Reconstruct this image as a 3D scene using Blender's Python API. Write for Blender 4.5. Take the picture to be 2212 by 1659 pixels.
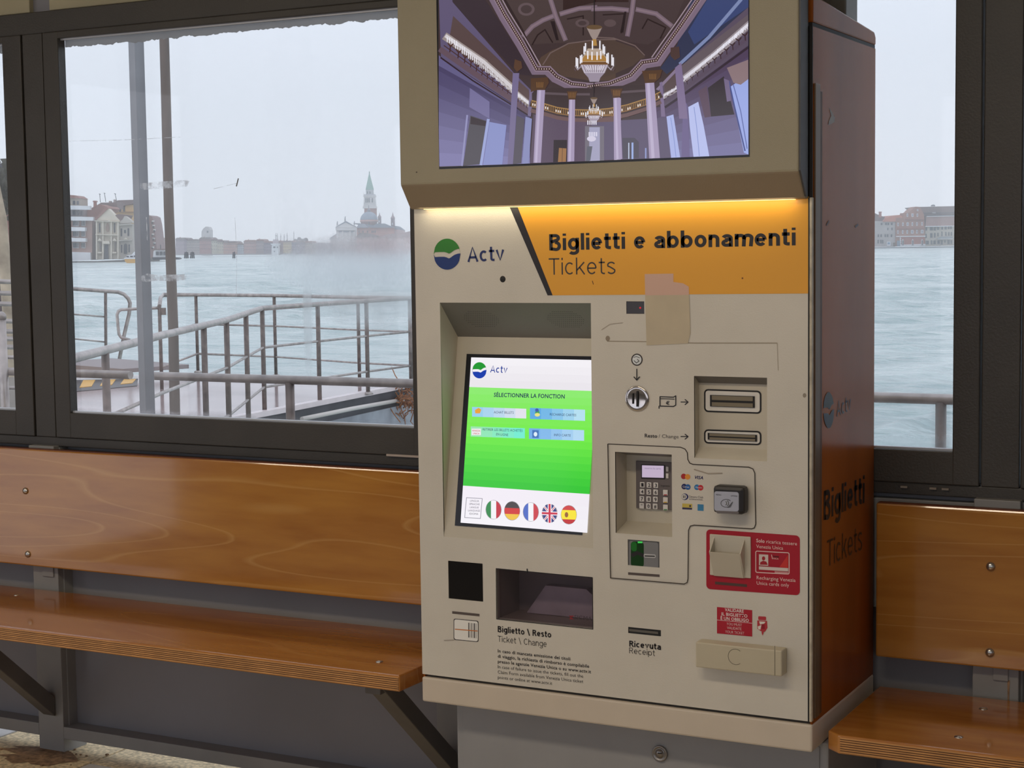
import bpy, bmesh, math, random
from mathutils import Vector, Matrix
random.seed(7)
PI = math.pi
for o in list(bpy.data.objects): bpy.data.objects.remove(o)
sc = bpy.context.scene
COL = sc.collection

# ------------------------------------------------------------------ camera
FPX = 3612.352
YAW, PITCH, ROLL = math.radians(-27.82892), math.radians(4.61143), math.radians(-.7753)
CAM = Vector((1.79833, -2.98346, 1.36))
_f = Vector((math.sin(YAW)*math.cos(PITCH), math.cos(YAW)*math.cos(PITCH), -math.sin(PITCH)))
_r = Vector((math.cos(YAW), -math.sin(YAW), 0))
_u = _r.cross(_f)
CR = _r*math.cos(ROLL) + _u*math.sin(ROLL)
CU = -_r*math.sin(ROLL) + _u*math.cos(ROLL)
CF = _f
cd = bpy.data.cameras.new('camera'); cam = bpy.data.objects.new('camera', cd); COL.objects.link(cam)
cd.sensor_width = 36; cd.lens = 36*FPX/2212; cd.clip_start = .05; cd.clip_end = 6000
cam.matrix_world = Matrix(((CR.x, CU.x, -CF.x, CAM.x), (CR.y, CU.y, -CF.y, CAM.y), (CR.z, CU.z, -CF.z, CAM.z), (0, 0, 0, 1)))
sc.camera = cam

# ------------------------------------------------------------------ world, exposure
def srgb(r, g, b):
    def c(v):
        v /= 255
        return v/12.92 if v <= .04045 else ((v+.055)/1.055)**2.4
    return (c(r), c(g), c(b))
wd = bpy.data.worlds.new('overcast_sky'); sc.world = wd; wd.use_nodes = True
nt = wd.node_tree; nt.nodes.clear()
bg = nt.nodes.new('ShaderNodeBackground'); wo = nt.nodes.new('ShaderNodeOutputWorld')
tc = nt.nodes.new('ShaderNodeTexCoord'); sx = nt.nodes.new('ShaderNodeSeparateXYZ'); rp = nt.nodes.new('ShaderNodeValToRGB')
nt.links.new(tc.outputs['Generated'], sx.inputs[0]); nt.links.new(sx.outputs['Z'], rp.inputs[0])
nt.links.new(rp.outputs[0], bg.inputs[0]); nt.links.new(bg.outputs[0], wo.inputs[0])
e = rp.color_ramp.elements
e[0].position = 0.0; e[0].color = (*srgb(226, 223, 227), 1)
e[1].position = .18; e[1].color = (*srgb(213, 219, 233), 1)
bg.inputs[1].default_value = 1.42
sc.view_settings.view_transform = 'Standard'; sc.view_settings.look = 'None'
sc.view_settings.exposure = 0.0; sc.view_settings.gamma = 1.0; sc.view_settings.use_curve_mapping = False
sc.cycles.use_denoising = True
sc.cycles.max_bounces = 8; sc.cycles.diffuse_bounces = 4; sc.cycles.glossy_bounces = 4
sc.cycles.transparent_max_bounces = 16; sc.cycles.transmission_bounces = 4; sc.cycles.volume_bounces = 3
sc.cycles.caustics_reflective = False; sc.cycles.caustics_refractive = False
sc.cycles.sample_clamp_indirect = 6

def area(name, loc, size, sizey, power, col, rot=(0, 0, 0)):
    l = bpy.data.lights.new(name, 'AREA'); l.shape = 'RECTANGLE'; l.size = size; l.size_y = sizey
    l.energy = power; l.color = col
    o = bpy.data.objects.new(name, l); o.location = loc; o.rotation_euler = rot; COL.objects.link(o); return o
area('ceiling_lamp_light', (.55, -1.75, 2.41), 1.5, .25, 17, (1, .84, .64))
area('ceiling_lamp_light', (-1.9, -1.75, 2.41), 1.5, .25, 12, (1, .85, .66))
area('header_strip_light', (.423, -.026, 1.443), .80, .012, .16, (1, .90, .66), (math.radians(38), 0, 0))

# ------------------------------------------------------------------ materials
def mk(name):
    m = bpy.data.materials.new(name); m.use_nodes = True
    return m, m.node_tree, m.node_tree.nodes['Principled BSDF']
def mat(name, c, rough=.5, metal=0., spec=.5, var=0., scale=8., bump=0., bscale=60., stretch=None, emit=None, es=1., coat=0.):
    """plain paint-like material; var = noise mottling of the colour, bump = fine relief"""
    m, t, b = mk(name)
    c = srgb(*c)
    b.inputs['Base Color'].default_value = (*c, 1); b.inputs['Roughness'].default_value = rough
    b.inputs['Metallic'].default_value = metal; b.inputs['Specular IOR Level'].default_value = spec
    b.inputs['Coat Weight'].default_value = coat; b.inputs['Coat Roughness'].default_value = .08
    if emit: b.inputs['Emission Color'].default_value = (*srgb(*emit), 1); b.inputs['Emission Strength'].default_value = es
    if var or bump:
        co = t.nodes.new('ShaderNodeTexCoord'); mp = t.nodes.new('ShaderNodeMapping')
        t.links.new(co.outputs['Object'], mp.inputs[0])
        if stretch: mp.inputs['Scale'].default_value = stretch
    if var:
        n = t.nodes.new('ShaderNodeTexNoise'); n.inputs['Scale'].default_value = scale; n.inputs['Detail'].default_value = 5
        t.links.new(mp.outputs[0], n.inputs['Vector'])
        mr = t.nodes.new('ShaderNodeMapRange'); mr.inputs[1].default_value = .3; mr.inputs[2].default_value = .7
        mr.inputs[3].default_value = 1-var; mr.inputs[4].default_value = 1+var*.6
        t.links.new(n.outputs[0], mr.inputs[0])
        mx = t.nodes.new('ShaderNodeVectorMath'); mx.operation = 'SCALE'; mx.inputs[0].default_value = c
        t.links.new(mr.outputs[0], mx.inputs['Scale']); t.links.new(mx.outputs[0], b.inputs['Base Color'])
    if bump:
        n2 = t.nodes.new('ShaderNodeTexNoise'); n2.inputs['Scale'].default_value = bscale; n2.inputs['Detail'].default_value = 3
        t.links.new(mp.outputs[0], n2.inputs['Vector'])
        bp = t.nodes.new('ShaderNodeBump'); bp.inputs['Strength'].default_value = bump; bp.inputs['Distance'].default_value = .002
        t.links.new(n2.outputs[0], bp.inputs['Height']); t.links.new(bp.outputs[0], b.inputs['Normal'])
    return m
def screen(name, c, es=1.):
    """lit display colour under glossy glass"""
    m, t, b = mk(name)
    b.inputs['Base Color'].default_value = (0, 0, 0, 1); b.inputs['Roughness'].default_value = .12
    b.inputs['Emission Color'].default_value = (*srgb(*c), 1); b.inputs['Emission Strength'].default_value = es; b.inputs['IOR'].default_value = 1.65
    return m
_cache = {}
def scr(*c):
    k = ('s',)+tuple(int(v) for v in c)
    if k not in _cache: _cache[k] = screen('screen_light', c)
    return _cache[k]
def ink(*c):
    k = ('i',)+tuple(int(v) for v in c)
    if k not in _cache: _cache[k] = mat('print_ink', c, .45)
    return _cache[k]

def wood(name, c1, c2, cl, rough=.22, seed=0.):
    m, t, b = mk(name)
    co = t.nodes.new('ShaderNodeTexCoord'); mp = t.nodes.new('ShaderNodeMapping')
    mp.inputs['Scale'].default_value = (.42, 2.0, 4.2); mp.inputs['Location'].default_value = (seed, seed*.7, 0)
    t.links.new(co.outputs['Object'], mp.inputs[0])
    n = t.nodes.new('ShaderNodeTexNoise'); n.inputs['Scale'].default_value = 1.3; n.inputs['Detail'].default_value = 1.5; n.inputs['Roughness'].default_value = .35
    t.links.new(mp.outputs[0], n.inputs['Vector'])
    mu = t.nodes.new('ShaderNodeMath'); mu.operation = 'MULTIPLY'; mu.inputs[1].default_value = 13
    fr = t.nodes.new('ShaderNodeMath'); fr.operation = 'FRACT'
    t.links.new(n.outputs[0], mu.inputs[0]); t.links.new(mu.outputs[0], fr.inputs[0])
    ra = t.nodes.new('ShaderNodeValToRGB'); el = ra.color_ramp.elements
    el[0].position = 0; el[0].color = (1, 1, 1, 1); el[1].position = .09; el[1].color = (0, 0, 0, 1)
    x = ra.color_ramp.elements.new(.95); x.color = (0, 0, 0, 1); x = ra.color_ramp.elements.new(1.); x.color = (1, 1, 1, 1)
    t.links.new(fr.outputs[0], ra.inputs[0])
    mp2 = t.nodes.new('ShaderNodeMapping'); mp2.inputs['Scale'].default_value = (1.4, 9, 9); t.links.new(co.outputs['Object'], mp2.inputs[0])
    n2 = t.nodes.new('ShaderNodeTexNoise'); n2.inputs['Scale'].default_value = 3.; n2.inputs['Detail'].default_value = 6
    t.links.new(mp2.outputs[0], n2.inputs['Vector'])
    r2 = t.nodes.new('ShaderNodeMapRange'); r2.inputs[1].default_value = .3; r2.inputs[2].default_value = .7; t.links.new(n2.outputs[0], r2.inputs[0])
    m1 = t.nodes.new('ShaderNodeMix'); m1.data_type = 'RGBA'
    m1.inputs[6].default_value = (*srgb(*c1), 1); m1.inputs[7].default_value = (*srgb(*c2), 1); t.links.new(r2.outputs[0], m1.inputs[0])
    sc_ = t.nodes.new('ShaderNodeMath'); sc_.operation = 'MULTIPLY'; sc_.inputs[1].default_value = .45; t.links.new(ra.outputs[0], sc_.inputs[0])
    m2 = t.nodes.new('ShaderNodeMix'); m2.data_type = 'RGBA'; m2.inputs[7].default_value = (*srgb(*cl), 1)
    t.links.new(sc_.outputs[0], m2.inputs[0]); t.links.new(m1.outputs[2], m2.inputs[6]); t.links.new(m2.outputs[2], b.inputs['Base Color'])
    b.inputs['Roughness'].default_value = rough; b.inputs['Coat Weight'].default_value = .6; b.inputs['Coat Roughness'].default_value = .06; b.inputs['Coat IOR'].default_value = 1.6
    return m
def stripes(name, c1, c2, period, axis='Z', duty=.5, rough=.5):
    m, t, b = mk(name)
    co = t.nodes.new('ShaderNodeTexCoord'); s = t.nodes.new('ShaderNodeSeparateXYZ'); t.links.new(co.outputs['Object'], s.inputs[0])
    mu = t.nodes.new('ShaderNodeMath'); mu.operation = 'MULTIPLY'; mu.inputs[1].default_value = 1/period; t.links.new(s.outputs[axis], mu.inputs[0])
    fr = t.nodes.new('ShaderNodeMath'); fr.operation = 'FRACT'; t.links.new(mu.outputs[0], fr.inputs[0])
    gt = t.nodes.new('ShaderNodeMath'); gt.operation = 'GREATER_THAN'; gt.inputs[1].default_value = duty; t.links.new(fr.outputs[0], gt.inputs[0])
    mx = t.nodes.new('ShaderNodeMix'); mx.data_type = 'RGBA'; mx.inputs[6].default_value = (*srgb(*c1), 1); mx.inputs[7].default_value = (*srgb(*c2), 1)
    t.links.new(gt.outputs[0], mx.inputs[0]); t.links.new(mx.outputs[2], b.inputs['Base Color']); b.inputs['Roughness'].default_value = rough
    return m
def glass(name, spots=(), streaks=0., base_dirt=.02):
    """thin window glass: clear with Fresnel reflection, condensation in soft world-anchored patches.
    spots = (x, z, rx, rz, strength)"""
    m = bpy.data.materials.new(name); m.use_nodes = True; t = m.node_tree; t.nodes.clear()
    out = t.nodes.new('ShaderNodeOutputMaterial'); tr = t.nodes.new('ShaderNodeBsdfTransparent'); gl = t.nodes.new('ShaderNodeBsdfGlossy')
    tr.inputs[0].default_value = (.985, .99, .992, 1); gl.inputs['Roughness'].default_value = .01
    lw = t.nodes.new('ShaderNodeFresnel'); lw.inputs[0].default_value = 1.5
    gg = t.nodes.new('ShaderNodeNewGeometry'); fz = _math(t, 'MULTIPLY', lw.outputs[0], _math(t, 'SUBTRACT', 1., gg.outputs['Backfacing']))
    m1 = t.nodes.new('ShaderNodeMixShader'); t.links.new(fz, m1.inputs[0]); t.links.new(tr.outputs[0], m1.inputs[1]); t.links.new(gl.outputs[0], m1.inputs[2])
    df = t.nodes.new('ShaderNodeBsdfRefraction'); df.inputs['Color'].default_value = (.97, .98, 1, 1); df.inputs['IOR'].default_value = 1.02; df.inputs['Roughness'].default_value = .42
    d2 = t.nodes.new('ShaderNodeBsdfDiffuse'); d2.inputs[0].default_value = (.8, .8, .82, 1)
    md = t.nodes.new('ShaderNodeMixShader'); md.inputs[0].default_value = .12; t.links.new(df.outputs[0], md.inputs[1]); t.links.new(d2.outputs[0], md.inputs[2])
    co = t.nodes.new('ShaderNodeTexCoord'); n = t.nodes.new('ShaderNodeTexNoise'); n.inputs['Scale'].default_value = 14; n.inputs['Detail'].default_value = 6
    n.inputs['Roughness'].default_value = .6
    mpn = t.nodes.new('ShaderNodeMapping'); mpn.inputs['Scale'].default_value = (1, 1, .55); t.links.new(co.outputs['Object'], mpn.inputs[0]); t.links.new(mpn.outputs[0], n.inputs['Vector'])
    s = t.nodes.new('ShaderNodeSeparateXYZ'); t.links.new(co.outputs['Object'], s.inputs[0])
    M = lambda op, a, b_=None, c_=None: _math(t, op, a, b_, c_)
    nn = M('MULTIPLY', M('SUBTRACT', n.outputs[0], .5), 1.5)
    tot = None
    for (x, z, rx, rz, st) in spots:
        dx = M('DIVIDE', M('SUBTRACT', s.outputs['X'], x), rx); dz = M('DIVIDE', M('SUBTRACT', s.outputs['Z'], z), rz)
        r2 = M('ADD', M('MULTIPLY', dx, dx), M('MULTIPLY', dz, dz))
        v = M('SUBTRACT', 1.1, M('ADD', r2, nn)); v = M('MULTIPLY', M('MINIMUM', M('MAXIMUM', v, 0.), 1.), st)
        tot = v if tot is None else M('MAXIMUM', tot, v)
    v = M('ADD', tot, base_dirt) if tot is not None else base_dirt
    m2 = t.nodes.new('ShaderNodeMixShader')
    if tot is not None: t.links.new(v, m2.inputs[0])
    else: m2.inputs[0].default_value = base_dirt
    t.links.new(m1.outputs[0], m2.inputs[1]); t.links.new(md.outputs[0], m2.inputs[2]); t.links.new(m2.outputs[0], out.inputs[0])
    return m
def _math(t, op, a, b=None, c=None):
    n = t.nodes.new('ShaderNodeMath'); n.operation = op
    for i, v in enumerate((a, b, c)):
        if v is None: continue
        if isinstance(v, (int, float)): n.inputs[i].default_value = v
        else: t.links.new(v, n.inputs[i])
    return n.outputs[0]

# ------------------------------------------------------------------ object helpers
WLOC = {}
def _link(o, parent):
    COL.objects.link(o)
    if parent is not None:
        o.parent = parent
        o.matrix_parent_inverse = Matrix.Translation(-Vector(WLOC.get(parent.name, (0, 0, 0))))
    WLOC[o.name] = (0, 0, 0)
    return o
def thing(name, loc, label=None, cat=None, group=None, kind=None):
    o = bpy.data.objects.new(name, None); o.location = loc; o.empty_display_size = .1; COL.objects.link(o)
    WLOC[o.name] = tuple(loc); return tag(o, label, cat, group, kind)
def tag(o, label=None, cat=None, group=None, kind=None):
    if label: o['label'] = label
    if cat: o['category'] = cat
    if group: o['group'] = group
    if kind: o['kind'] = kind
    return o
def mesh(name, verts, faces, mats, parent=None, fm=None, smooth=False, label=None):
    me = bpy.data.meshes.new(name); me.from_pydata([tuple(v) for v in verts], [], faces)
    if not isinstance(mats, (list, tuple)): mats = [mats]
    for m in mats: me.materials.append(m)
    if fm:
        for p, i in zip(me.polygons, fm): p.material_index = i
    if smooth:
        for p in me.polygons: p.use_smooth = True
    me.update()
    o = bpy.data.objects.new(name, me); _link(o, parent)
    if label: o['label'] = label
    return o
def frombm(name, bm, mats, parent=None, smooth=False, label=None):
    bmesh.ops.recalc_face_normals(bm, faces=bm.faces)
    me = bpy.data.meshes.new(name); bm.to_mesh(me); bm.free()
    if not isinstance(mats, (list, tuple)): mats = [mats]
    for m in mats: me.materials.append(m)
    if smooth:
        for p in me.polygons: p.use_smooth = True
    o = bpy.data.objects.new(name, me); _link(o, parent)
    if label: o['label'] = label
    return o
def bmbox(bm, x0, x1, y0, y1, z0, z1, bevel=0., mi=0):
    vs = [bm.verts.new(p) for p in ((x0, y0, z0), (x1, y0, z0), (x1, y1, z0), (x0, y1, z0), (x0, y0, z1), (x1, y0, z1), (x1, y1, z1), (x0, y1, z1))]
    fs = [bm.faces.new([vs[i] for i in q]) for q in ((0, 3, 2, 1), (4, 5, 6, 7), (0, 1, 5, 4), (1, 2, 6, 5), (2, 3, 7, 6), (3, 0, 4, 7))]
    for f in fs: f.material_index = mi
    if bevel:
        es = list({e for f in fs for e in f.edges})
        bmesh.ops.bevel(bm, geom=es, offset=bevel, segments=2, affect='EDGES', profile=.5)
    return vs
def box(name, x0, x1, y0, y1, z0, z1, m, parent=None, bevel=0., label=None):
    bm = bmesh.new(); bmbox(bm, x0, x1, y0, y1, z0, z1, bevel)
    return frombm(name, bm, m, parent, label=label)
def prism(name, pts, d, m, parent=None, bevel=0., label=None):
    """pts: closed 3-D outline, extruded by vector d"""
    bm = bmesh.new(); d = Vector(d)
    a = [bm.verts.new(p) for p in pts]; b = [bm.verts.new(Vector(p)+d) for p in pts]; n = len(pts)
    bm.faces.new(a); bm.faces.new(b[::-1])
    for i in range(n): bm.faces.new((a[i], a[(i+1) % n], b[(i+1) % n], b[i]))
    if bevel: bmesh.ops.bevel(bm, geom=list(bm.edges), offset=bevel, segments=2, affect='EDGES', profile=.5)
    return frombm(name, bm, m, parent, label=label)
def bmtube(bm, pts, r, seg=10, r1=None, mi=0, cap=True):
    pts = [Vector(p) for p in pts]; n = len(pts); rings = []
    up = None
    for i, p in enumerate(pts):
        if i == 0: t = (pts[1]-p).normalized()
        elif i == n-1: t = (p-pts[i-1]).normalized()
        else: t = ((pts[i+1]-p).normalized()+(p-pts[i-1]).normalized()).normalized()
        if up is None:
            up = Vector((0, 0, 1)) if abs(t.z) < .9 else Vector((1, 0, 0))
        s = t.cross(up).normalized(); u2 = s.cross(t).normalized(); up = u2
        k = 1.
        if 0 < i < n-1:
            c = (pts[i+1]-p).normalized().dot((p-pts[i-1]).normalized()); k = 1/math.sqrt(max((1+c)/2, .2))
        rr = r if r1 is None else r+(r1-r)*i/(n-1)
        rings.append([bm.verts.new(p+(s*math.cos(2*PI*j/seg)+u2*math.sin(2*PI*j/seg))*rr*(k if k < 1.3 else 1.3)) for j in range(seg)])
    for i in range(n-1):
        for j in range(seg):
            f = bm.faces.new((rings[i][j], rings[i][(j+1) % seg], rings[i+1][(j+1) % seg], rings[i+1][j])); f.smooth = True; f.material_index = mi
    if cap:
        bm.faces.new(rings[0][::-1]).material_index = mi; bm.faces.new(rings[-1]).material_index = mi
def tube(name, pts, r, m, parent=None, seg=10, r1=None, label=None):
    bm = bmesh.new(); bmtube(bm, pts, r, seg, r1)
    return frombm(name, bm, m, parent, label=label)
def lathe(name, c, prof, m, parent=None, seg=20, axis='Z', label=None, smooth=True):
    """prof: (radius, height) pairs about c"""
    bm = bmesh.new(); c = Vector(c); rings = []
    for (r, h) in prof:
        ring = []
        for j in range(seg):
            a = 2*PI*j/seg; x, y = r*math.cos(a), r*math.sin(a)
            v = Vector((x, y, h)) if axis == 'Z' else Vector((x, -h, y))
            ring.append(bm.verts.new(c+v))
        rings.append(ring)
    for i in range(len(rings)-1):
        for j in range(seg):
            f = bm.faces.new((rings[i][j], rings[i][(j+1) % seg], rings[i+1][(j+1) % seg], rings[i+1][j])); f.smooth = smooth
    bm.faces.new(rings[0][::-1]); bm.faces.new(rings[-1])
    bmesh.ops.remove_doubles(bm, verts=bm.verts, dist=1e-6)
    return frombm(name, bm, m, parent, label=label)

# ------------------------------------------------------------------ surfaces: pixel of the 2212x1659 photograph -> point on a real plane
def ray(px, py): return CR*(px-1106)+CU*(829.5-py)+CF*FPX
def W(px, py, ax, v):
    d = ray(px, py); return CAM+d*((v-CAM[ax])/d[ax])
class Surf:
    def __init__(s, p, n, right=(1, 0, 0)):
        s.p = Vector(p); s.n = Vector(n).normalized(); s.r = Vector(right).normalized(); s.up = s.n.cross(s.r)
    def __call__(s, px, py, off=0.):
        d = ray(px, py); p = s.p+s.n*off
        return CAM+d*((p-CAM).dot(s.n)/d.dot(s.n))
    def at(s, P, off): return P+s.n*off
FACE = Surf((0, 0, 0), (0, -1, 0))
SIDE = Surf((.85, 0, 0), (1, 0, 0), (0, 1, 0))
DISP = Surf((0, -.0535, 0), (0, -1, 0))
P1, P2 = Vector((0, .0725, 1.178)), Vector((0, 0, .764))
_n = (P1-P2).cross(Vector((1, 0, 0))).normalized()
if _n.y > 0: _n = -_n
TOUCH = Surf(P2, _n)

def decal(name, S, items, parent, off=.0004, step=.00012, label=None):
    """items: (pixel polygon, material); later ones lie over earlier ones"""
    vs, fs, ms, fm = [], [], [], []
    for k, it in enumerate(items):
        poly, m = it[0], it[1]
        if m not in ms: ms.append(m)
        b = len(vs)
        for q in poly:
            vs.append(S.at(S(q[0], q[1]), off+step*k) if len(q) == 2 else S.at(Vector(q), off+step*k))
        fs.append(list(range(b, b+len(poly)))); fm.append(ms.index(m))
    return mesh(name, vs, fs, ms, parent, fm, label=label)
def rect(x0, y0, x1, y1, sk=0.): # sk: drop of the right side in px
    return [(x0, y0), (x1, y0+sk), (x1, y1+sk), (x0, y1)]
def rrect(x0, y0, x1, y1, sk=0., r=6, n=4):
    pts = []
    for (cx, cy, a0) in ((x1-r, y0+r, -PI/2), (x1-r, y1-r, 0), (x0+r, y1-r, PI/2), (x0+r, y0+r, PI)):
        for i in range(n+1):
            a = a0+PI/2*i/n; x = cx+r*math.cos(a); y = cy+r*math.sin(a)
            pts.append((x, y+sk*(x-x0)/(x1-x0)))
    return pts
def ell(cx, cy, rx, ry, n=24, a0=0, a1=2*PI):
    full = abs(a1-a0-2*PI) < 1e-6
    return [(cx+rx*math.cos(a0+(a1-a0)*i/(n if full else n-1)), cy+ry*math.sin(a0+(a1-a0)*i/(n if full else n-1))) for i in range(n)]
def stroke(pts, w, m, closed=False):
    out = []
    if closed: pts = list(pts)+[pts[0]]
    for (x0, y0), (x1, y1) in zip(pts, pts[1:]):
        L = math.hypot(x1-x0, y1-y0) or 1; nx, ny = -(y1-y0)/L*w/2, (x1-x0)/L*w/2
        ex, ey = (x1-x0)/L*w*.3, (y1-y0)/L*w*.3
        out.append(([(x0+nx-ex, y0+ny-ey), (x1+nx+ex, y1+ny+ey), (x1-nx+ex, y1-ny+ey), (x0-nx-ex, y0-ny-ey)], m))
    return out
def flatstack(name, S, items, parent, off=.0004, label=None):
    """many coplanar prints that do not need their own layer each"""
    return decal(name, S, items, parent, off, 8e-6, label)
def _arc(cx, cy, rx, ry, a0, a1, n=12):
    return [(cx+rx*math.cos(math.radians(a0+(a1-a0)*i/n)), cy+ry*math.sin(math.radians(a0+(a1-a0)*i/n))) for i in range(n+1)]
def glyph(ch, w):
    """plain grotesque letters as centre lines; returns advance, lines. cap height 1"""
    h = w/2; X = .74; m = X/2; r = m-h; g = .075
    def o_(x, rx, a0=0, a1=360): return _arc(x+rx, m, rx-h, r, a0, a1, 22)
    D = {' ': (.28, []), 'l': (w, [[(h, 0), (h, 1.02)]]), 'i': (w, [[(h, 0), (h, X)], [(h, .88), (h, 1.02)]]),
     'T': (.68, [[(0, 1-h), (.68, 1-h)], [(.34, 0), (.34, 1-h)]]), '\\': (.42, [[(.03, 1.04), (.39, -.06)]]),
     'o': (.62, [o_(0, .31)]), 'c': (.56, [o_(0, .30, 48, 312)]),
     'e': (.60, [[(h, m), (.6-h, m)], o_(0, .30, 0, 318)]),
     'b': (.62, [[(h, 0), (h, 1.02)], o_(.0, .31)]), 'p': (.62, [[(h, -.28), (h, X)], o_(.0, .31)]),
     'g': (.62, [o_(0, .31), [(.62-h, X)]+_arc(.31, -.06, .31-h, .24-h, 0, -150, 12)]),
     'a': (.58, [_arc(.29, X-.25, .29-h, .25-h, 160, 0, 12)+[(.58-h, 0)], [(.58-h, .44), (.27, .42)]+_arc(.24, .22, .24-h, .21-h*.9, 90, 270, 10)+[(.34, h), (.58-h, .14)]]),
     't': (.38, [[(.16, .96)]+_arc(.16+.16, .17, .16, .17-h, 180, 280, 8)+[(.38, h)], [(0, X-h*.8), (.38, X-h*.8)]]),
     'n': (.56, [[(h, 0), (h, X)], [(h, .42)]+_arc(.28, X-.28, .28-h, .28-h, 180, 0, 12)+[(.56-h, 0)]]),
     'h': (.56, [[(h, 0), (h, 1.02)], [(h, .42)]+_arc(.28, X-.28, .28-h, .28-h, 180, 0, 12)+[(.56-h, 0)]]),
     'm': (.90, [[(h, 0), (h, X)], [(h, .42)]+_arc(.2375+h*.5, X-.26, .2375-h*.5, .26-h, 180, 0, 12)+[(.45+h*.0, 0)], [(.45, .42)]+_arc(.45+.2125, X-.26, .2375-h*.5, .26-h, 180, 0, 12)+[(.90-h, 0)]]),
     'u': (.56, [[(h, X)]+_arc(.28, .28, .28-h, .28-h, 180, 360, 12)+[(.56-h, X)], [(.56-h, .3), (.56-h, 0)]]),
     'k': (.56, [[(h, 0), (h, 1.02)], [(h, .24), (.52, X)], [(.22, .44), (.54, 0)]]),
     's': (.52, [_arc(.26, X-.20, .26-h, .20-h*.9, 25, 200, 10)+[(.2, .42), (.34, .34)]+_arc(.26, .20, .26-h, .20-h*.9, 20, -155, 10)]),
     'v': (.58, [[(h*.8, X), (.29, h*.6), (.58-h*.8, X)]]), 'r': (.38, [[(h, 0), (h, X)], [(h, .40)]+_arc(.30, X-.28, .30-h, .28-h, 180, 80, 8)]),
     'A': (.76, [[(h*.7, 0), (.38, 1-h*.3), (.76-h*.7, 0)], [(.16, .30), (.60, .30)]]),
     'B': (.66, [[(h, 0), (h, 1)], [(h, 1-h), (.36, 1-h)]+_arc(.36, .755, .25-h, .245-h, 90, -90, 8)+[(h, .51+h*.0)], [(.36, .51)]+_arc(.38, .26, .28-h, .26-h*.5, 85, -90, 8)+[(h, h)]]),
     'R': (.66, [[(h, 0), (h, 1)], [(h, 1-h), (.36, 1-h)]+_arc(.36, .735, .27-h, .265-h, 90, -90, 8)+[(h, .47)], [(.36, .47), (.62, 0)]]),
     'C': (.74, [_arc(.38, .5, .38-h, .5-h, 42, 318, 22)])}
    return D[ch]
def strokeword(s, w):
    x = 0; V = []; F = []
    gap = .165-w*.35
    for ch in s:
        adv, lines = glyph(ch, w)
        for L in lines:
            n = len(L); side = []
            closed = n > 3 and math.hypot(L[0][0]-L[-1][0], L[0][1]-L[-1][1]) < 1e-6
            for i in range(n):
                a = L[i-1] if i else (L[-2] if closed else L[0]); b = L[i+1] if i < n-1 else (L[1] if closed else L[-1])
                def nr(p, q):
                    d = math.hypot(q[0]-p[0], q[1]-p[1]) or 1; return (-(q[1]-p[1])/d, (q[0]-p[0])/d)
                n1 = nr(a, L[i]) if a != L[i] else nr(L[i], b); n2 = nr(L[i], b) if b != L[i] else n1
                mx, my = n1[0]+n2[0], n1[1]+n2[1]; q = (mx*n1[0]+my*n1[1]) or 1; k = min(1/q, 1.1)
                mx, my = mx*k*w/2, my*k*w/2
                side.append(((x+L[i][0]+mx, L[i][1]+my), (x+L[i][0]-mx, L[i][1]-my)))
            b0 = len(V)
            for p, q in side: V += [p, q]
            for i in range(n-1): F.append((b0+2*i, b0+2*i+1, b0+2*i+3, b0+2*i+2))
        x += adv+gap
    return V, F
def text(name, s, S, pL, pR, cap, m, parent, weight=0., off=.0006, shear=0., label=None, pen=0.):
    """s printed on S from pixel pL to pixel pR (baseline), capital height cap in px; returns a flat mesh"""
    if pen:
        V, F = strokeword(s, pen)
        me = bpy.data.meshes.new('t'); me.from_pydata([(x, y*.729, 0) for x, y in V], [], F)
        return _place(me, name, S, pL, pR, cap, m, parent, off, label)
    cu = bpy.data.curves.new('t', 'FONT'); cu.body = s; cu.offset = weight; cu.resolution_u = 2; cu.shear = shear; cu.space_character = 1.+weight*2
    to = bpy.data.objects.new('t', cu); COL.objects.link(to)
    me = bpy.data.meshes.new_from_object(to)
    bpy.data.objects.remove(to); bpy.data.curves.remove(cu)
    return _place(me, name, S, pL, pR, cap, m, parent, off, label)
def _place(me, name, S, pL, pR, cap, m, parent, off, label):
    xs = [v.co.x for v in me.vertices]; x0, x1 = min(xs), max(xs)
    A, B = S(*pL), S(*pR); U = (B-A); L = U.length; U.normalize()
    hm = (S(pL[0], pL[1]-cap)-A).length
    V = (S.up - U*S.up.dot(U)).normalized() if abs(S.up.dot(U)) < .999 else S.up
    for v in me.vertices:
        x = (v.co.x-x0)/(x1-x0)*L; y = v.co.y/.729*hm
        v.co = A+U*x+V*y+S.n*off
    me.materials.append(m); me.name = name
    o = bpy.data.objects.new(name, me); _link(o, parent)
    if label: o['label'] = label
    return o
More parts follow.
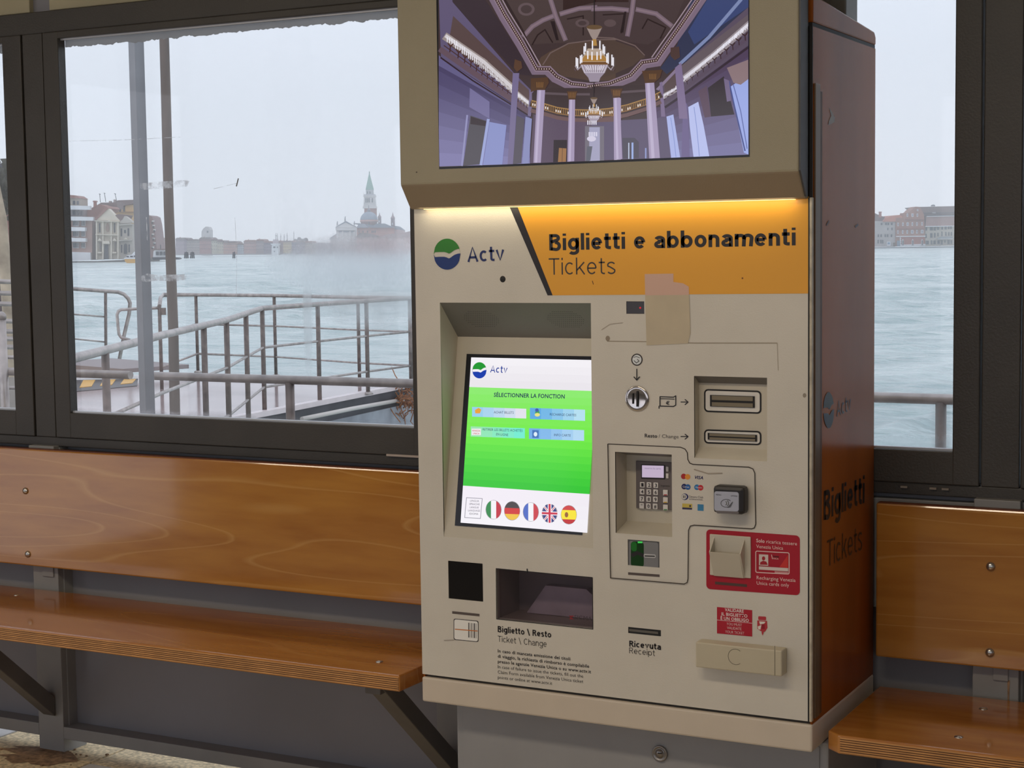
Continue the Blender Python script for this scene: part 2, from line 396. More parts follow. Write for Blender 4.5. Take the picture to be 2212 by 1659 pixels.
def sheet(name, xs, zs, holes, y, m, parent, thick=.003):
    """flat front plate at Y=y with rectangular holes (x0,x1,z0,z1), with thickness"""
    X = sorted(set([round(v, 5) for v in xs]+[round(v, 5) for h in holes for v in h[:2]])); Z = sorted(set([round(v, 5) for v in zs]+[round(v, 5) for h in holes for v in h[2:]]))
    bm = bmesh.new(); V = {}
    def vt(i, j):
        if (i, j) not in V: V[(i, j)] = bm.verts.new((X[i], y, Z[j]))
        return V[(i, j)]
    for i in range(len(X)-1):
        for j in range(len(Z)-1):
            cx, cz = (X[i]+X[i+1])/2, (Z[j]+Z[j+1])/2
            if any(h[0] < cx < h[1] and h[2] < cz < h[3] for h in holes): continue
            bm.faces.new((vt(i, j), vt(i+1, j), vt(i+1, j+1), vt(i, j+1)))
    fr = list(bm.faces); B = {}
    def bk(v):
        if v not in B: B[v] = bm.verts.new((v.co.x, v.co.y+thick, v.co.z))
        return B[v]
    edge = [e for e in bm.edges if len(e.link_faces) == 1]
    for f in fr: bm.faces.new([bk(v) for v in f.verts][::-1])
    for e in edge: a, b = e.verts; bm.faces.new((a, b, bk(b), bk(a)))
    return frombm(name, bm, m, parent)

# ================================================================== THE SETTING
M_FRAME = mat('dark_grey_paint', (66, 62, 56), .42, var=.18, scale=5, bump=.25, bscale=200)
M_PANEL = mat('grey_wall_paint', (139, 138, 142), .5, var=.1, scale=3, bump=.15)
M_POST = mat('light_grey_paint', (150, 149, 146), .5, var=.12, scale=6)
M_HEAD = mat('beige_header_paint', (182, 173, 142), .6, var=.08, scale=4)
M_CEIL = mat('ceiling_white', (215, 212, 205), .7)
M_WALLI = mat('inner_wall_grey', (150, 148, 145), .6, var=.06)
M_AGG = mat('exposed_aggregate', (228, 206, 164), .8, var=.45, scale=90, bump=.6, bscale=120)
M_SMOOTHTILE = mat('smooth_grey_tile', (196, 192, 186), .6, var=.12, scale=20)
M_GROUT = mat('dark_joint', (70, 64, 58), .9)
M_RUST = mat('rusty_dirt', (150, 120, 90), .9, var=.55, scale=60)
M_BEAD = mat('silver_bead', (205, 208, 214), .35, metal=.3)
M_STEEL = mat('galvanised_tube', (176, 166, 160), .33, metal=.55, var=.35, scale=14)
M_STEELD = mat('stained_tube', (120, 106, 98), .45, metal=.35, var=.4, scale=18)

# floor: base slab and separate paving tiles where the photograph shows them
fl = box('floor', -3.6, 4.6, -4.7, 1.35, -.16, -.026, M_GROUT); tag(fl, kind='structure')
me_t = {}
def tile_mesh(kind):
    bm = bmesh.new(); bmbox(bm, -.1975, .1975, -.1975, .1975, -.013, .013, .002)
    me = bpy.data.meshes.new('floor_tile'); bm.to_mesh(me); bm.free()
    me.materials.append(M_SMOOTHTILE if kind else M_AGG); return me
for i in range(-8, 6):
    for j in range(-3, 3):
        kind = 1 if (i*2+j) % 3 == 0 else 0
        if kind not in me_t: me_t[kind] = tile_mesh(kind)
        o = bpy.data.objects.new('floor_tile', me_t[kind]); _link(o, fl)
        o.location = (i*.4+.13, j*.4+.17, -.013+random.uniform(-.001, .001))
far_floor = box('floor', -3.6, 4.6, -4.7, -1.23, -.03, -.001, mat('inner_floor_concrete', (150, 142, 130), .8, var=.25, scale=12)); tag(far_floor, kind='structure')
ce = box('ceiling', -3.8, 4.8, -4.8, .75, 2.46, 2.56, M_CEIL); tag(ce, kind='structure')
wl = thing('wall_left', (-3.6, -2, 0), kind='structure')
box('low_panel', -3.66, -3.6, -4.7, -2.9, 0, 2.46, M_WALLI, wl); box('low_panel', -3.66, -3.6, -1.3, .5, 0, 2.46, M_WALLI, wl)
box('lintel', -3.66, -3.6, -2.9, -1.3, 2.15, 2.46, M_WALLI, wl)
wr = box('wall_right', 4.6, 4.66, -4.7, .5, 0, 2.46, M_WALLI); tag(wr, kind='structure')
wf = thing('wall_front', (0, -4.7, 0), kind='structure')      # the side behind the photographer, glazed like the one in view
box('parapet', -3.6, 4.6, -4.7, -4.64, 0, .75, M_WALLI, wf)
box('header_panel', -3.6, 4.6, -4.7, -4.64, 2.1, 2.46, M_HEAD, wf)
for x in (-3.6, -1.9, -.35, 1.2, 2.75, 4.5): box('post', x, x+.1, -4.7, -4.62, .75, 2.1, M_FRAME, wf)

lamp_m = mat('lamp_diffuser', (250, 245, 230), .4, emit=(255, 236, 205), es=1.6)
for x in (.55, -1.9):
    t = thing('ceiling_lamp', (x, -1.75, 2.46), 'long ceiling lamp with warm diffuser, out of view above the '+('ticket machine' if x > 0 else 'left bench'), 'lamp')
    box('lamp_housing', x-.78, x+.78, -1.9, -1.6, 2.43, 2.46, M_CEIL, t); box('diffuser', x-.75, x+.75, -1.87, -1.63, 2.418, 2.43, lamp_m, t)

# the back wall: posts, rails, recessed sheet panels, dark window frames
wb = thing('wall_back', (0, .45, 0), kind='structure')
POSTS = [(-4.08, -3.99), (-1.487, -1.397), (-.21, -.12), (1.058, 1.15), (2.33, 2.42), (3.6, 3.69)]
for a, b in POSTS:
    box('post', a, b, .41, .50, -.0255, .845, M_POST, wb, .002)
for (a, _), (b0, b1) in zip([(p[1], 0) for p in POSTS[:-1]], POSTS[1:]):
    if b0 < -3.6: continue
    a = max(a, -3.6)
    box('sheet_panel', a, b0, .462, .472, .06, .86, M_PANEL, wb)
    box('bottom_rail', a, b0, .41, .462, .038, .072, M_POST, wb, .0015)
    box('side_lip', a, a+.004, .43, .462, .072, .84, M_POST, wb)
    box('top_rail', a, b0, .435, .462, .60, .832, M_POST, wb, .0015)
# dirt ring at the post foot
ring = [(-1.44+(.115+.03*math.sin(3*k)+.02*math.cos(5*k))*math.cos(2*PI*k/22), .36+(.075+.015*math.sin(4*k))*math.sin(2*PI*k/22), .0016) for k in range(22)]
mesh('dirt_stain', ring, [list(range(22))], M_RUST, fl)
bm = bmesh.new()
for i in range(22):
    a = random.uniform(0, 2*PI); r = random.uniform(.05, .2); s_ = random.uniform(.0015, .0035)
    bmbox(bm, -1.4+r*math.cos(a)-s_, -1.4+r*math.cos(a)+s_, .38+r*.5*math.sin(a)-s_, .38+r*.5*math.sin(a)+s_, 0, s_*1.2)
tag(frombm('grit', bm, M_RUST, fl), kind='stuff')
# rust run and bracket tab under the right backrest
for (x0, x1, z0) in ((-1.45, -1.41, .487), (1.10, 1.13, .478)):
    box('bracket_tab', x0, x1, .4055, .41, z0, z0+.03, M_POST, wb, .001)
mesh('rust_run', [(1.128, .4092, .48), (1.133, .4092, .48), (1.1315, .4092, .42), (1.1295, .4092, .40)], [[0, 1, 2, 3]], M_RUST, wb)
# frame between windows and above
FY0, FY1, GY = .425, .455, .449
XG1 = W(165, 888, 1, GY).x; XG2 = W(893, 915, 1, FY0).x; ZB = W(893, 914, 1, GY).z-.009; ZT = W(600, 42, 1, GY).z
box('window_sill', -3.6, 4.6, .43, .505, .843, .868, M_FRAME, wb, .002)
box('window_header', -3.6, 4.6, .43, .50, 1.95, 2.007, M_FRAME, wb, .002)
def beige(a, b): box('header_panel', a, b, .44, .48, 2.009, 2.46, M_HEAD, wb, .002)
beige(-3.6, -1.455); beige(-1.415+.03, -.2); beige(-.13, 1.06); beige(1.13, 4.6)
box('header_post', -1.455, -1.385, .455, .49, 2.0, 2.46, M_PANEL, wb)
box('white_drip', -.345, -.255, .4215, .43, .866, .871, mat('peeling_sealant', (190, 176, 165), .6), wb)
for x in (.905, .965, .99): box('white_drip', x, x+.014, .4235, .43, .857, .861, mat('peeling_sealant', (150, 140, 128), .6), wb)

M_G1 = glass('window_glass_plain', (), base_dirt=.012)
M_G2 = glass('window_glass_misted', ((-.43, 1.325, .27, .075, .75), (-.36, 1.27, .22, .11, .35), (-.585, 1.22, .016, .19, .4), (-.62, 1.40, .06, .12, .15),
    (-.8, .915, 1.4, .035, .3), (-.62, 1.66, .09, .30, .06)), base_dirt=.03)
M_G3 = glass('window_glass_sea_side', ((.95, .93, .3, .05, .35), (.9, 1.0, .25, .12, .15)), base_dirt=.02)
def translucent(name, c, alpha=1., noise=0.):
    m = bpy.data.materials.new(name); m.use_nodes = True; t = m.node_tree; t.nodes.clear()
    o = t.nodes.new('ShaderNodeOutputMaterial'); a = t.nodes.new('ShaderNodeBsdfTranslucent'); a.inputs[0].default_value = (*srgb(*c), 1)
    d = t.nodes.new('ShaderNodeBsdfDiffuse'); d.inputs[0].default_value = (*srgb(*c), 1); x = t.nodes.new('ShaderNodeMixShader'); x.inputs[0].default_value = .3
    t.links.new(a.outputs[0], x.inputs[1]); t.links.new(d.outputs[0], x.inputs[2])
    tr = t.nodes.new('ShaderNodeBsdfTransparent'); y = t.nodes.new('ShaderNodeMixShader'); y.inputs[0].default_value = alpha; t.links.new(tr.outputs[0], y.inputs[1]); t.links.new(x.outputs[0], y.inputs[2]); t.links.new(y.outputs[0], o.inputs[0])
    if noise:
        co = t.nodes.new('ShaderNodeTexCoord'); n = t.nodes.new('ShaderNodeTexNoise'); n.inputs['Scale'].default_value = 70; n.inputs['Detail'].default_value = 6; t.links.new(co.outputs['Object'], n.inputs['Vector'])
        r = t.nodes.new('ShaderNodeMapRange'); r.inputs[1].default_value = .38; r.inputs[2].default_value = .62; r.inputs[3].default_value = alpha-noise; r.inputs[4].default_value = alpha+noise; t.links.new(n.outputs[0], r.inputs[0]); t.links.new(r.outputs[0], y.inputs[0])
    return m
M_FILM = translucent('grimy_film', (208, 207, 208), .9)
def window(name, gx0, gx1, fx0, fx1, gm):
    w = thing(name, ((gx0+gx1)/2, .46, .93), kind='structure')
    z0, z1 = ZB, ZT
    box('stile', fx0, gx0, FY0, FY1, .868, 1.95, M_FRAME, w, .0025); box('stile', gx1, fx1, FY0, FY1, .868, 1.95, M_FRAME, w, .0025)
    box('bottom_frame_rail', gx0-.002, gx1+.002, FY0, FY1, .868, z0, M_FRAME, w, .0025); box('top_frame_rail', gx0-.002, gx1+.002, FY0, FY1, z1, 1.95, M_FRAME, w, .0025)
    box('glazing_bead', gx0, gx1, FY0+.010, GY-.002, z0, z0+.0045, M_BEAD, w)
    box('glazing_bead', gx0, gx1, FY0+.012, GY-.002, z1-.004, z1, M_BEAD, w)
    box('pane', gx0, gx1, GY, GY+.004, z0, z1, gm, w)
    n = int((gx1-gx0)/.0045); rnd = random.Random(3); lo = []
    h = .022
    for i in range(n+1):
        h = .7*h+.3*.021+rnd.uniform(-.0022, .0022); lo.append((gx0+(gx1-gx0)*i/n, GY+.0055, z1-h))
    vs = [(gx0, GY+.0055, z1)]+lo+[(gx1, GY+.0055, z1)]
    f = prism('ragged_film_strip', vs, (0, .0015, 0), M_FILM, w)
    return w
window('window_1', -3.55, -1.545, -3.6, -1.478, M_G1)
w2 = window('window_2', XG1, XG2, -1.40, -.225, M_G2)
window('window_3', -.04, 1.0105, -.105, 1.064, M_G3)
window('window_4', 1.213, 2.27, 1.146, 2.33, M_G1)
for a, b in ((-1.473, -1.403), (-.22, -.108), (1.068, 1.143)): box('mullion_post', a, b, .427, .50, .868, 1.95, M_FRAME, wb, .002)
# old adhesive tape left on the pane
M_TAPE = translucent('old_clear_tape', (236, 236, 238), .5, .4)
GS = Surf((0, GY-.001, 0), (0, -1, 0))
for k, poly in enumerate(([(302, 396), (330, 394), (352, 392), (398, 389), (410, 391), (404, 403), (360, 407), (330, 408), (312, 410), (303, 406)],
             [(306, 596), (318, 591), (340, 594), (382, 593), (404, 592), (402, 604), (380, 608), (340, 606), (316, 609), (305, 608)])):
    decal('tape_residue', GS, [(poly, M_TAPE)], w2, .0003)
decal('scratch', GS, stroke([(462, 408), (511, 396)], 1.2, M_TAPE)+stroke([(511, 402), (515, 386)], 2.5, ink(120, 120, 122))+stroke([(150, 305), (275, 302), (390, 296)], 1.1, M_TAPE)
      + stroke([(508, 470), (512, 560), (511, 640)], 1.2, M_TAPE)+stroke([(317, 470), (319, 520)], 2.2, M_TAPE), w2, .0003)

# ================================================================== BENCHES
M_WOODB = wood('varnished_ply_back', (196, 138, 60), (174, 114, 46), (220, 172, 100), .16, 2.3)
M_WOODS = wood('varnished_ply_seat', (190, 128, 58), (166, 102, 40), (200, 146, 80), .2, 7.1)
M_PLY = stripes('ply_layers', (176, 122, 74), (92, 52, 26), .0046, 'Z', .68, .4)
M_EDGE = mat('dark_ply_edge', (120, 62, 24), .4, var=.2)
M_BRACE = mat('brace_grey', (104, 100, 96), .5, var=.15)
M_BOLT = mat('bolt_steel', (200, 196, 188), .22, metal=.9)
def build_bench(label, x0, x1, bx0, bx1, z, zb0, zb1, cx, yf, posts, braces, group=None):
    b = thing('bench', ((x0+x1)/2, .2, 0), label, 'bench', group)
    box('backrest', bx0, bx1, .384, .404, zb0, zb1, M_WOODB, b, .004)
    box('backrest_edge', bx0+.004, bx1-.004, .3855, .4035, zb1-.0005, zb1+.0012, M_EDGE, b)
    st = prism('seat', cx, (0, 0, -.036), M_WOODS, b, .003)
    # laminated plies showing on the front edge, and on the cut end
    bm = bmesh.new()
    n = 7
    for k in range(n):
        h = .0022 if k % 2 else .0030
        zc = z-.005-k*.0044
        xs = [p[0] for p in cx if abs(p[1]-yf) < .001]
        bmbox(bm, min(xs)+.003, max(xs)-.002, yf-.0012, yf+.004, zc-h/2, zc+h/2)
    o = frombm('ply_layer', bm, mat('pale_ply', (206, 150, 92), .4, var=.2, scale=20), st); tag(o, kind='stuff')
    bm = bmesh.new()
    for k in range(n-1):
        zc = z-.0072-k*.0044
        bmbox(bm, min(xs)+.003, max(xs)-.002, yf-.0004, yf+.004, zc-.0009, zc+.0009)
    o = frombm('glue_line', bm, mat('dark_glue_line', (84, 48, 24), .5), st); tag(o, kind='stuff')
    for x in posts:
        for zz in (zb0+.032, zb1-.115):
            lathe('coach_bolt', (x, .384, zz), ((.0095, 0), (.0088, .003), (.0055, .0058), (.0, .0066)), M_BOLT, b, 14, 'Y')
        box('spacer', x-.02, x+.02, .404, .4048, zb0+.02, zb1-.05, M_BRACE, b)
    for x in braces:
        box('seat_bracket', x-.02, x+.02, .06, .4045, z-.066, z-.037, M_BRACE, b, .002)
        prism('brace', [(x-.022, .405, .10), (x-.022, .405, .155), (x-.022, .11, z-.037-.001), (x-.022, .05, z-.037-.001)], (.044, 0, 0), M_BRACE, b, .002)
        for yy in (.09, .30):
            lathe('seat_screw', (x, yy, z), ((.009, -.001), (.008, .0012), (.004, .0026), (0, .003)), M_BOLT, b, 12)
    return b
zL, zR = .455, .4455
build_bench('long varnished plywood bench left of the ticket machine, below the wide window', -3.5, -.05, -3.5, -.16, zL, .517, .838, 
    [(-3.5, .005, zL), (-.061, .005, zL), (-.061, .31, zL), (-.061, .385, zL), (-3.5, .385, zL)], .005, (-1.478,), (-1.442, -.165))
build_bench('varnished plywood bench right of the ticket machine, its seat end against the cabinet', .87, 3.4, .865, 3.4, zR, .507, .829,
    [(.873, .03, zR), (.90, .008, zR), (3.4, .008, zR), (3.4, .385, zR), (.873, .385, zR)], .008, (1.098, 2.375), (1.104, 2.375))

# ================================================================== TICKET MACHINE
M_CREAM = mat('cream_enamel', (215, 209, 197), .36, var=.05, scale=7, bump=.12, bscale=350)
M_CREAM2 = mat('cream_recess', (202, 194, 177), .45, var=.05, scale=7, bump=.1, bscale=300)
M_FASC = mat('beige_fascia_shaded', (160, 151, 126), .42, var=.04, scale=6, bump=.2, bscale=400)  # darker than the panel cream: weaker light higher up is put into the colour
M_FASC2 = mat('beige_bevel_shaded', (150, 134, 112), .45, var=.04, scale=6, bump=.2, bscale=400)  # darker fascia copy for downward faces, their shade painted in
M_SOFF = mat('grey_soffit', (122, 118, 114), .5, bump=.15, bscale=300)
M_DARK = mat('black_gap', (26, 25, 26), .6)
M_CASE = mat('dark_grey_case', (74, 74, 77), .45)
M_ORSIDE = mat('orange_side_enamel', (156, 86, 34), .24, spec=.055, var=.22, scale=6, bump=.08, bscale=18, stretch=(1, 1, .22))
M_BASE = mat('base_grey', (150, 150, 152), .5, var=.05)
M_ORANGE = mat('orange_print', (236, 168, 46), .38)
M_INK = ink(34, 30, 34)
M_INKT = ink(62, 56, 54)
tm = thing('ticket_machine', (.425, .2, 0), 'cream ticket machine with orange header, touch screen and large display, between the benches', 'ticket machine')
TZ0, TZ1 = .467, 1.447
H_T = (.0578, .4012, .764, 1.252); H_B = (.6175, .7637, .9555, 1.1135); H_C = (.4507, .5706, .7985, .960)
H_TR = (.1812, .3991, .6015, .7063)
q0, q1 = W(1356, 1165, 1, 0), W(1425, 1233, 1, 0); H_CR = (q0.x, q1.x, q1.z+.006, q0.z)
q0, q1 = W(1357, 1354, 1, 0), W(1428, 1377, 1, 0); H_RS = (q0.x, q1.x, q1.z+.002, q0.z)
q0, q1 = W(968, 1211, 1, 0), W(1044, 1303, 1, 0); H_SC = (q0.x, q1.x, q1.z+.003, q0.z)
q0, q1 = W(1353, 651, 1, 0), W(1392, 678, 1, 0); H_IR = (q0.x, q1.x, q1.z, q0.z)
# cabinet shell behind the front
shell = bmesh.new()
bmbox(shell, .846, .850, .004, .42, .455, 1.757, 0); bmbox(shell, 0, .004, .004, .42, .455, 1.757, 0); bmbox(shell, .004, .846, .416, .42, .455, 1.757, 0)
bmbox(shell, .004, .846, .004, .416, .455, .459, 0)
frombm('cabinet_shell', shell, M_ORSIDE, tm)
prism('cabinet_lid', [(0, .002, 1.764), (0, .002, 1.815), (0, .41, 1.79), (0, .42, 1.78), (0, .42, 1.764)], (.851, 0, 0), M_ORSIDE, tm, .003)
box('seam_strip', .002, .8495, .004, .418, 1.757, 1.764, M_DARK, tm)
box('side_cover_strip', .850, .8535, .012, .040, .47, 1.655, mat('worn_brown_strip', (112, 92, 72), .4, var=.2, scale=9), tm, .001)
box('edge_trim_and_gap_shade', .8445, .8505, .0005, .0042, TZ1, 1.757, M_DARK, tm); box('side_groove', .850, .8508, .040, .060, .47, 1.643, mat('brown_recess', (96, 62, 34), .5), tm)  # upper edge strip: gap shade drawn as a dark strip over the shell edge
box('bottom_skirt', -.001, .852, -.002, .418, .408, .461, mat('cream_skirt', (210, 197, 180), .4, var=.05), tm, .004)
fp = sheet('front_panel', [0, .843], [TZ0, TZ1], [H_T, H_B, H_C, H_TR, H_CR, H_RS, H_SC, H_IR], -.0005, M_CREAM, tm, .0035)
box('edge_trim_and_gap_shade', .8435, .8455, -.0015, .004, TZ0, TZ1, M_DARK, tm); box('edge_trim_and_gap_shade', .8462, .8512, -.0025, .008, TZ0, TZ1, mat('worn_cream_edge', (196, 186, 166), .4, var=.3, scale=40), tm, .0008, 'pale worn metal edge strip')
FR = Surf((0, -.0005, 0), (0, -1, 0))
# grooves and seams
decal('panel_seam', FR, stroke([(1312, 737), (1395, 738), (1500, 741), (1679, 741)], 2.0, ink(160, 148, 128))+stroke([(1679, 741), (1681, 800)], 1.2, ink(176, 166, 148)), fp)
gl_ = [(1314, 959), (1470, 966), (1480, 970), (1485, 978), (1486, 992), (1490, 1000), (1497, 1003), (1618, 1009), (1627, 1013), (1631, 1022), (1633, 1132), (1630, 1140), (1624, 1142),
       (1500, 1134), (1492, 1136), (1488, 1145), (1487, 1250), (1485, 1258), (1479, 1261), (1320, 1248)]
decal('service_hatch_groove', FR, stroke(gl_, 2.0, ink(58, 48, 38), True), fp)
# header print
decal('orange_header', FR, [([(1117, 445), (1748, 425), (1748, 634), (1193, 638)], M_ORANGE), ([(1101, 447), (1118, 446), (1194, 638), (1183, 638)], M_INK)], fp, label='orange header print with slanting black stripe')
def logo(S, cx, cy, rx, ry, parent, green, blue, off=.0006):
    wave = [(-1, .02), (-.55, .0), (-.2, .0), (.0, .05), (.15, .12), (.35, -.0), (.55, -.13), (.8, -.2), (.97, -.22)]
    top = [(math.cos(a), -math.sin(a)) for a in [PI*.97*i/16+.16 for i in range(17)]]
    up = top+[(x, y-.02-.10) for x, y in wave]
    bot = [(math.cos(a), math.sin(a)) for a in [PI*i/16 for i in range(17)]]
    bot = [(math.cos(a), math.sin(a)) for a in [.02+PI*.97*i/16 for i in range(17)]]
    dn = bot+[(x, y+.22) for x, y in wave]
    c = lambda P: [(cx+rx*x, cy+ry*y) for x, y in P]
    # two discs halves split by a wave, kept as simple fans
    items = []
    def strip(curve, sgn, m):
        for (x0, y0), (x1, y1) in zip(curve, curve[1:]):
            e0 = sgn*math.sqrt(max(0, 1-x0*x0)); e1 = sgn*math.sqrt(max(0, 1-x1*x1))
            if sgn < 0: y0, y1 = max(y0, e0), max(y1, e1)
            else: y0, y1 = min(y0, e0), min(y1, e1)
            items.append((c([(x0, e0), (x1, e1), (x1, y1), (x0, y0)]), m))
    xs = [-1+2*i/20 for i in range(21)]
    def wy(x, d):
        for (x0, y0), (x1, y1) in zip(wave, wave[1:]):
            if x0 <= x <= x1: return y0+(y1-y0)*(x-x0)/(x1-x0)+d
        return wave[-1][1]+d
    strip([(x, wy(x, -.14)) for x in xs], -1, green); strip([(x, wy(x, .17)) for x in xs], 1, blue)
    return flatstack('emblem', S, items, parent, off)
logo(FR, 966, 549, 29, 33.5, fp, ink(48, 128, 44), ink(26, 54, 120))
BLUE = ink(30, 46, 104)
text('lettering', 'Actv', FR, (1010, 566), (1090, 563), 32, BLUE, fp, pen=.15)
text('lettering', 'Biglietti e abbonamenti', FR, (1187, 541), (1719, 530), 35, M_INK, fp, pen=.19)
text('lettering', 'Tickets', FR, (1186, 593.5), (1330, 592), 35.5, M_INKT, fp, pen=.085)
lathe('lock_hole', FR(1086, 603, .0), ((.0066, 0), (.006, .0003), (0, .0003)), M_DARK, fp, 16, 'Y')
# faded tape patch and small marks
decal('tape_patch', FR, [([(1393, 592), (1455, 591), (1455, 609), (1476, 612), (1488, 619), (1489, 637), (1394, 638)], mat('pink_tape', (214, 176, 158), .5)),
      ([(1394, 638), (1489, 637), (1492, 720), (1486, 742), (1397, 746)], mat('beige_tape', (198, 184, 158), .5, var=.06, scale=20))], fp, .0009, label='torn translucent tape patch across the header edge')
decal('scuff_mark', FR, [(ell(1313, 731, 5, 6, 8), ink(150, 136, 118)), (ell(1604, 601, 2, 2, 8), ink(120, 70, 20)), (ell(1738, 854, 4, 5, 8), ink(150, 140, 124))]
      + stroke([(1280, 607), (1282, 614)], 1.5, ink(90, 50, 20))+stroke([(1500, 1014), (1530, 1023), (1560, 1022)], 2.5, ink(168, 156, 140))+stroke([(1300, 712), (1318, 700), (1345, 697)], 1.2, ink(178, 166, 148))
      + stroke([(960, 1383), (981, 1382)], 1.6, ink(168, 156, 142)), fp)['kind'] = 'stuff'
# infrared window
ir = box('infrared_window', H_IR[0], H_IR[1], .0, .004, H_IR[2], H_IR[3], mat('smoked_plastic', (40, 34, 38), .15), tm, .0008)
lathe('indicator_light', W(1383, 665, 1, -.0003), ((.0022, 0), (.0018, .0006), (0, .0008)), mat('red_indicator', (120, 20, 30), .3, emit=(190, 30, 50), es=.8), ir, 10, 'Y')
# touch screen recess
x0, x1 = H_T[0], H_T[1]
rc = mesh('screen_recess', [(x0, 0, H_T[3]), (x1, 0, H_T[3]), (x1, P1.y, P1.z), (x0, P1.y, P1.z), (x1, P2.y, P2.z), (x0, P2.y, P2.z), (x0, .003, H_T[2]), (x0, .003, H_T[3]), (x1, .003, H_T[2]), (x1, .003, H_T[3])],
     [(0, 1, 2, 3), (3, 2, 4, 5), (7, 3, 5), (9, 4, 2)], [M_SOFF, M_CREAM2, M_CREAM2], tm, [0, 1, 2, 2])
TR = Vector((0, P1.y, P1.z))-Vector((0, 0, H_T[3])); ns = Vector((1, 0, 0)).cross(TR).normalized()
if ns.y > 0: ns = -ns
SOF = Surf((0, 0, H_T[3]), ns)
bm = bmesh.new()
for c in ((1040, 689, 1.0), (1222, 690, .55)):
    C0 = SOF(c[0], c[1], .0003); V = TR.normalized()
    for i in range(-9, 10):
        for j in range(-5, 6):
            u, v = i*.0044+(.0022 if j % 2 else 0), j*.0056
            if (u/.040)**2+(v/.028)**2 > 1: continue
            p = C0+Vector((1, 0, 0))*u+V*v; s_ = .00085
            bm.faces.new([bm.verts.new(p+Vector((1, 0, 0))*s_*math.cos(a)+V*s_*math.sin(a)) for a in (0, 1.05, 2.09, 3.14, 4.19, 5.24)])
tag(frombm('speaker_hole', bm, M_DARK, rc), kind='stuff')
# touch screen
bz0, bz1 = .0250, .384
TX0, TX1 = .0828, .3755
def tp(x, s, off=0): # point on the slanted panel, s metres up the slope
    d = (P1-P2).normalized(); return Vector((x, 0, 0))+P2+d*s+_n*off
ts = prism('touch_screen', [tp(TX0, bz0, -.002), tp(TX1, bz0, -.002), tp(TX1, bz1, -.002), tp(TX0, bz1, -.002)], _n*.0035, mat('black_bezel', (16, 14, 22), .25), tm, 0, 'touch screen lit in white and green, black bezel')
TS = Surf(P2+_n*.0016, _n)
def lerp(a, b, t): return tuple(a[i]+(b[i]-a[i])*t for i in range(3))
L0, R0 = lambda y: 1018-(y-772)*23/357, lambda y: 1290-(y-780)*21/370*1.08
items = []
def band(y0, y1, c, yr0=None, yr1=None):
    # y at left edge; right edge is dropped as measured
    dr = lambda y: y+6+(y-772)*16/357
    items.append(([(L0(y0), y0), (R0(y0), dr(y0)), (R0(y1), dr(y1)), (L0(y1), y1)], scr(*c)))
for k in range(4): band(772+k*16, 772+(k+1)*16, lerp((243, 240, 245), (234, 230, 236), k/3))
for k in range(14):
    t = k/14; y = 836+k*(1049-836)/14
    c = lerp((140, 235, 112), (108, 232, 56), t*2.2) if t < .45 else lerp((108, 232, 56), (16, 188, 6), (t-.45)/.55)
    band(y, 836+(k+1)*(1049-836)/14, c)
for k in range(3): band(1049+k*80/3, 1049+(k+1)*80/3, lerp((238, 232, 240), (240, 236, 242), k/2))
pic = decal('screen_picture', TS, items, ts, .0002, 0)
def btn(x0, y0, x1, y1, c0, c1):
    out = []
    for k in range(5):
        xa, xb = x0+(x1-x0)*k/5, x0+(x1-x0)*(k+1)/5
        s = .035
        out.append(([(xa, y0+(xa-x0)*s), (xb, y0+(xb-x0)*s), (xb, y1+(xb-x0)*s), (xa, y1+(xa-x0)*s)], scr(*lerp(c0, c1, k/4))))
    return out
for B_ in ((1020, 879, 1137, 900, (150, 205, 235), (225, 224, 236)), (1145, 881, 1264, 905, (92, 168, 225), (180, 222, 240)), (1017, 921, 1134, 943, (150, 225, 170), (110, 232, 205)), (1143, 925, 1262, 948, (110, 170, 228), (176, 214, 240))):
    decal('menu_button', TS, btn(*B_), ts, .0005, 0)
for P_ in ([([(1026, 886), (1034, 881), (1040, 885), (1037, 893), (1027, 893)], scr(232, 160, 50))], [(ell(1161, 892, 5, 8, 8), scr(70, 160, 90)), (ell(1161, 896, 6, 4, 8), scr(230, 225, 130)), (ell(1160, 886, 4, 4, 8), scr(60, 90, 170))],
       [(rect(1019, 926, 1039, 940), scr(235, 232, 235))], [(rect(1150, 929, 1164, 946, .5), scr(56, 110, 180)), (ell(1157, 938, 4, 5, 10), scr(220, 235, 245))]):
    decal('menu_icon', TS, P_, ts, .00055, .00001)
decal('language_box', TS, stroke([(1008, 1075), (1042, 1077), (1038, 1120), (1004, 1118)], 1.2, scr(130, 128, 140), True), ts, .0006, 0)
DKB = scr(24, 44, 84)
text('lettering', 'SÉLECTIONNER LA FONCTION', TS, (1067, 857), (1220, 861), 9, DKB, ts, .02, .0008)
text('lettering', 'ACHAT BILLETS', TS, (1067, 893), (1110, 894), 5.5, DKB, ts, .0, .0008)
text('lettering', 'RECHARGE CARTES', TS, (1188, 897.5), (1245, 899.5), 5.5, DKB, ts, .0, .0008)
text('lettering', 'RETIRER LES BILLETS ACHETÉS', TS, (1043, 930), (1129, 933), 5.5, DKB, ts, .0, .0008)
text('lettering', 'EN LIGNE', TS, (1072, 940.5), (1098, 942), 5.5, DKB, ts, .0, .0008)
text('lettering', 'INFO CARTE', TS, (1197, 942), (1233, 943.5), 5.5, DKB, ts, .0, .0008)
text('lettering', 'VENEZIA', TS, (1020, 932), (1038, 932.5), 3.6, scr(200, 60, 50), ts, .01, .0009)
text('lettering', 'UNICA', TS, (1022, 938), (1036, 938.5), 3.6, scr(200, 60, 50), ts, .01, .0009)
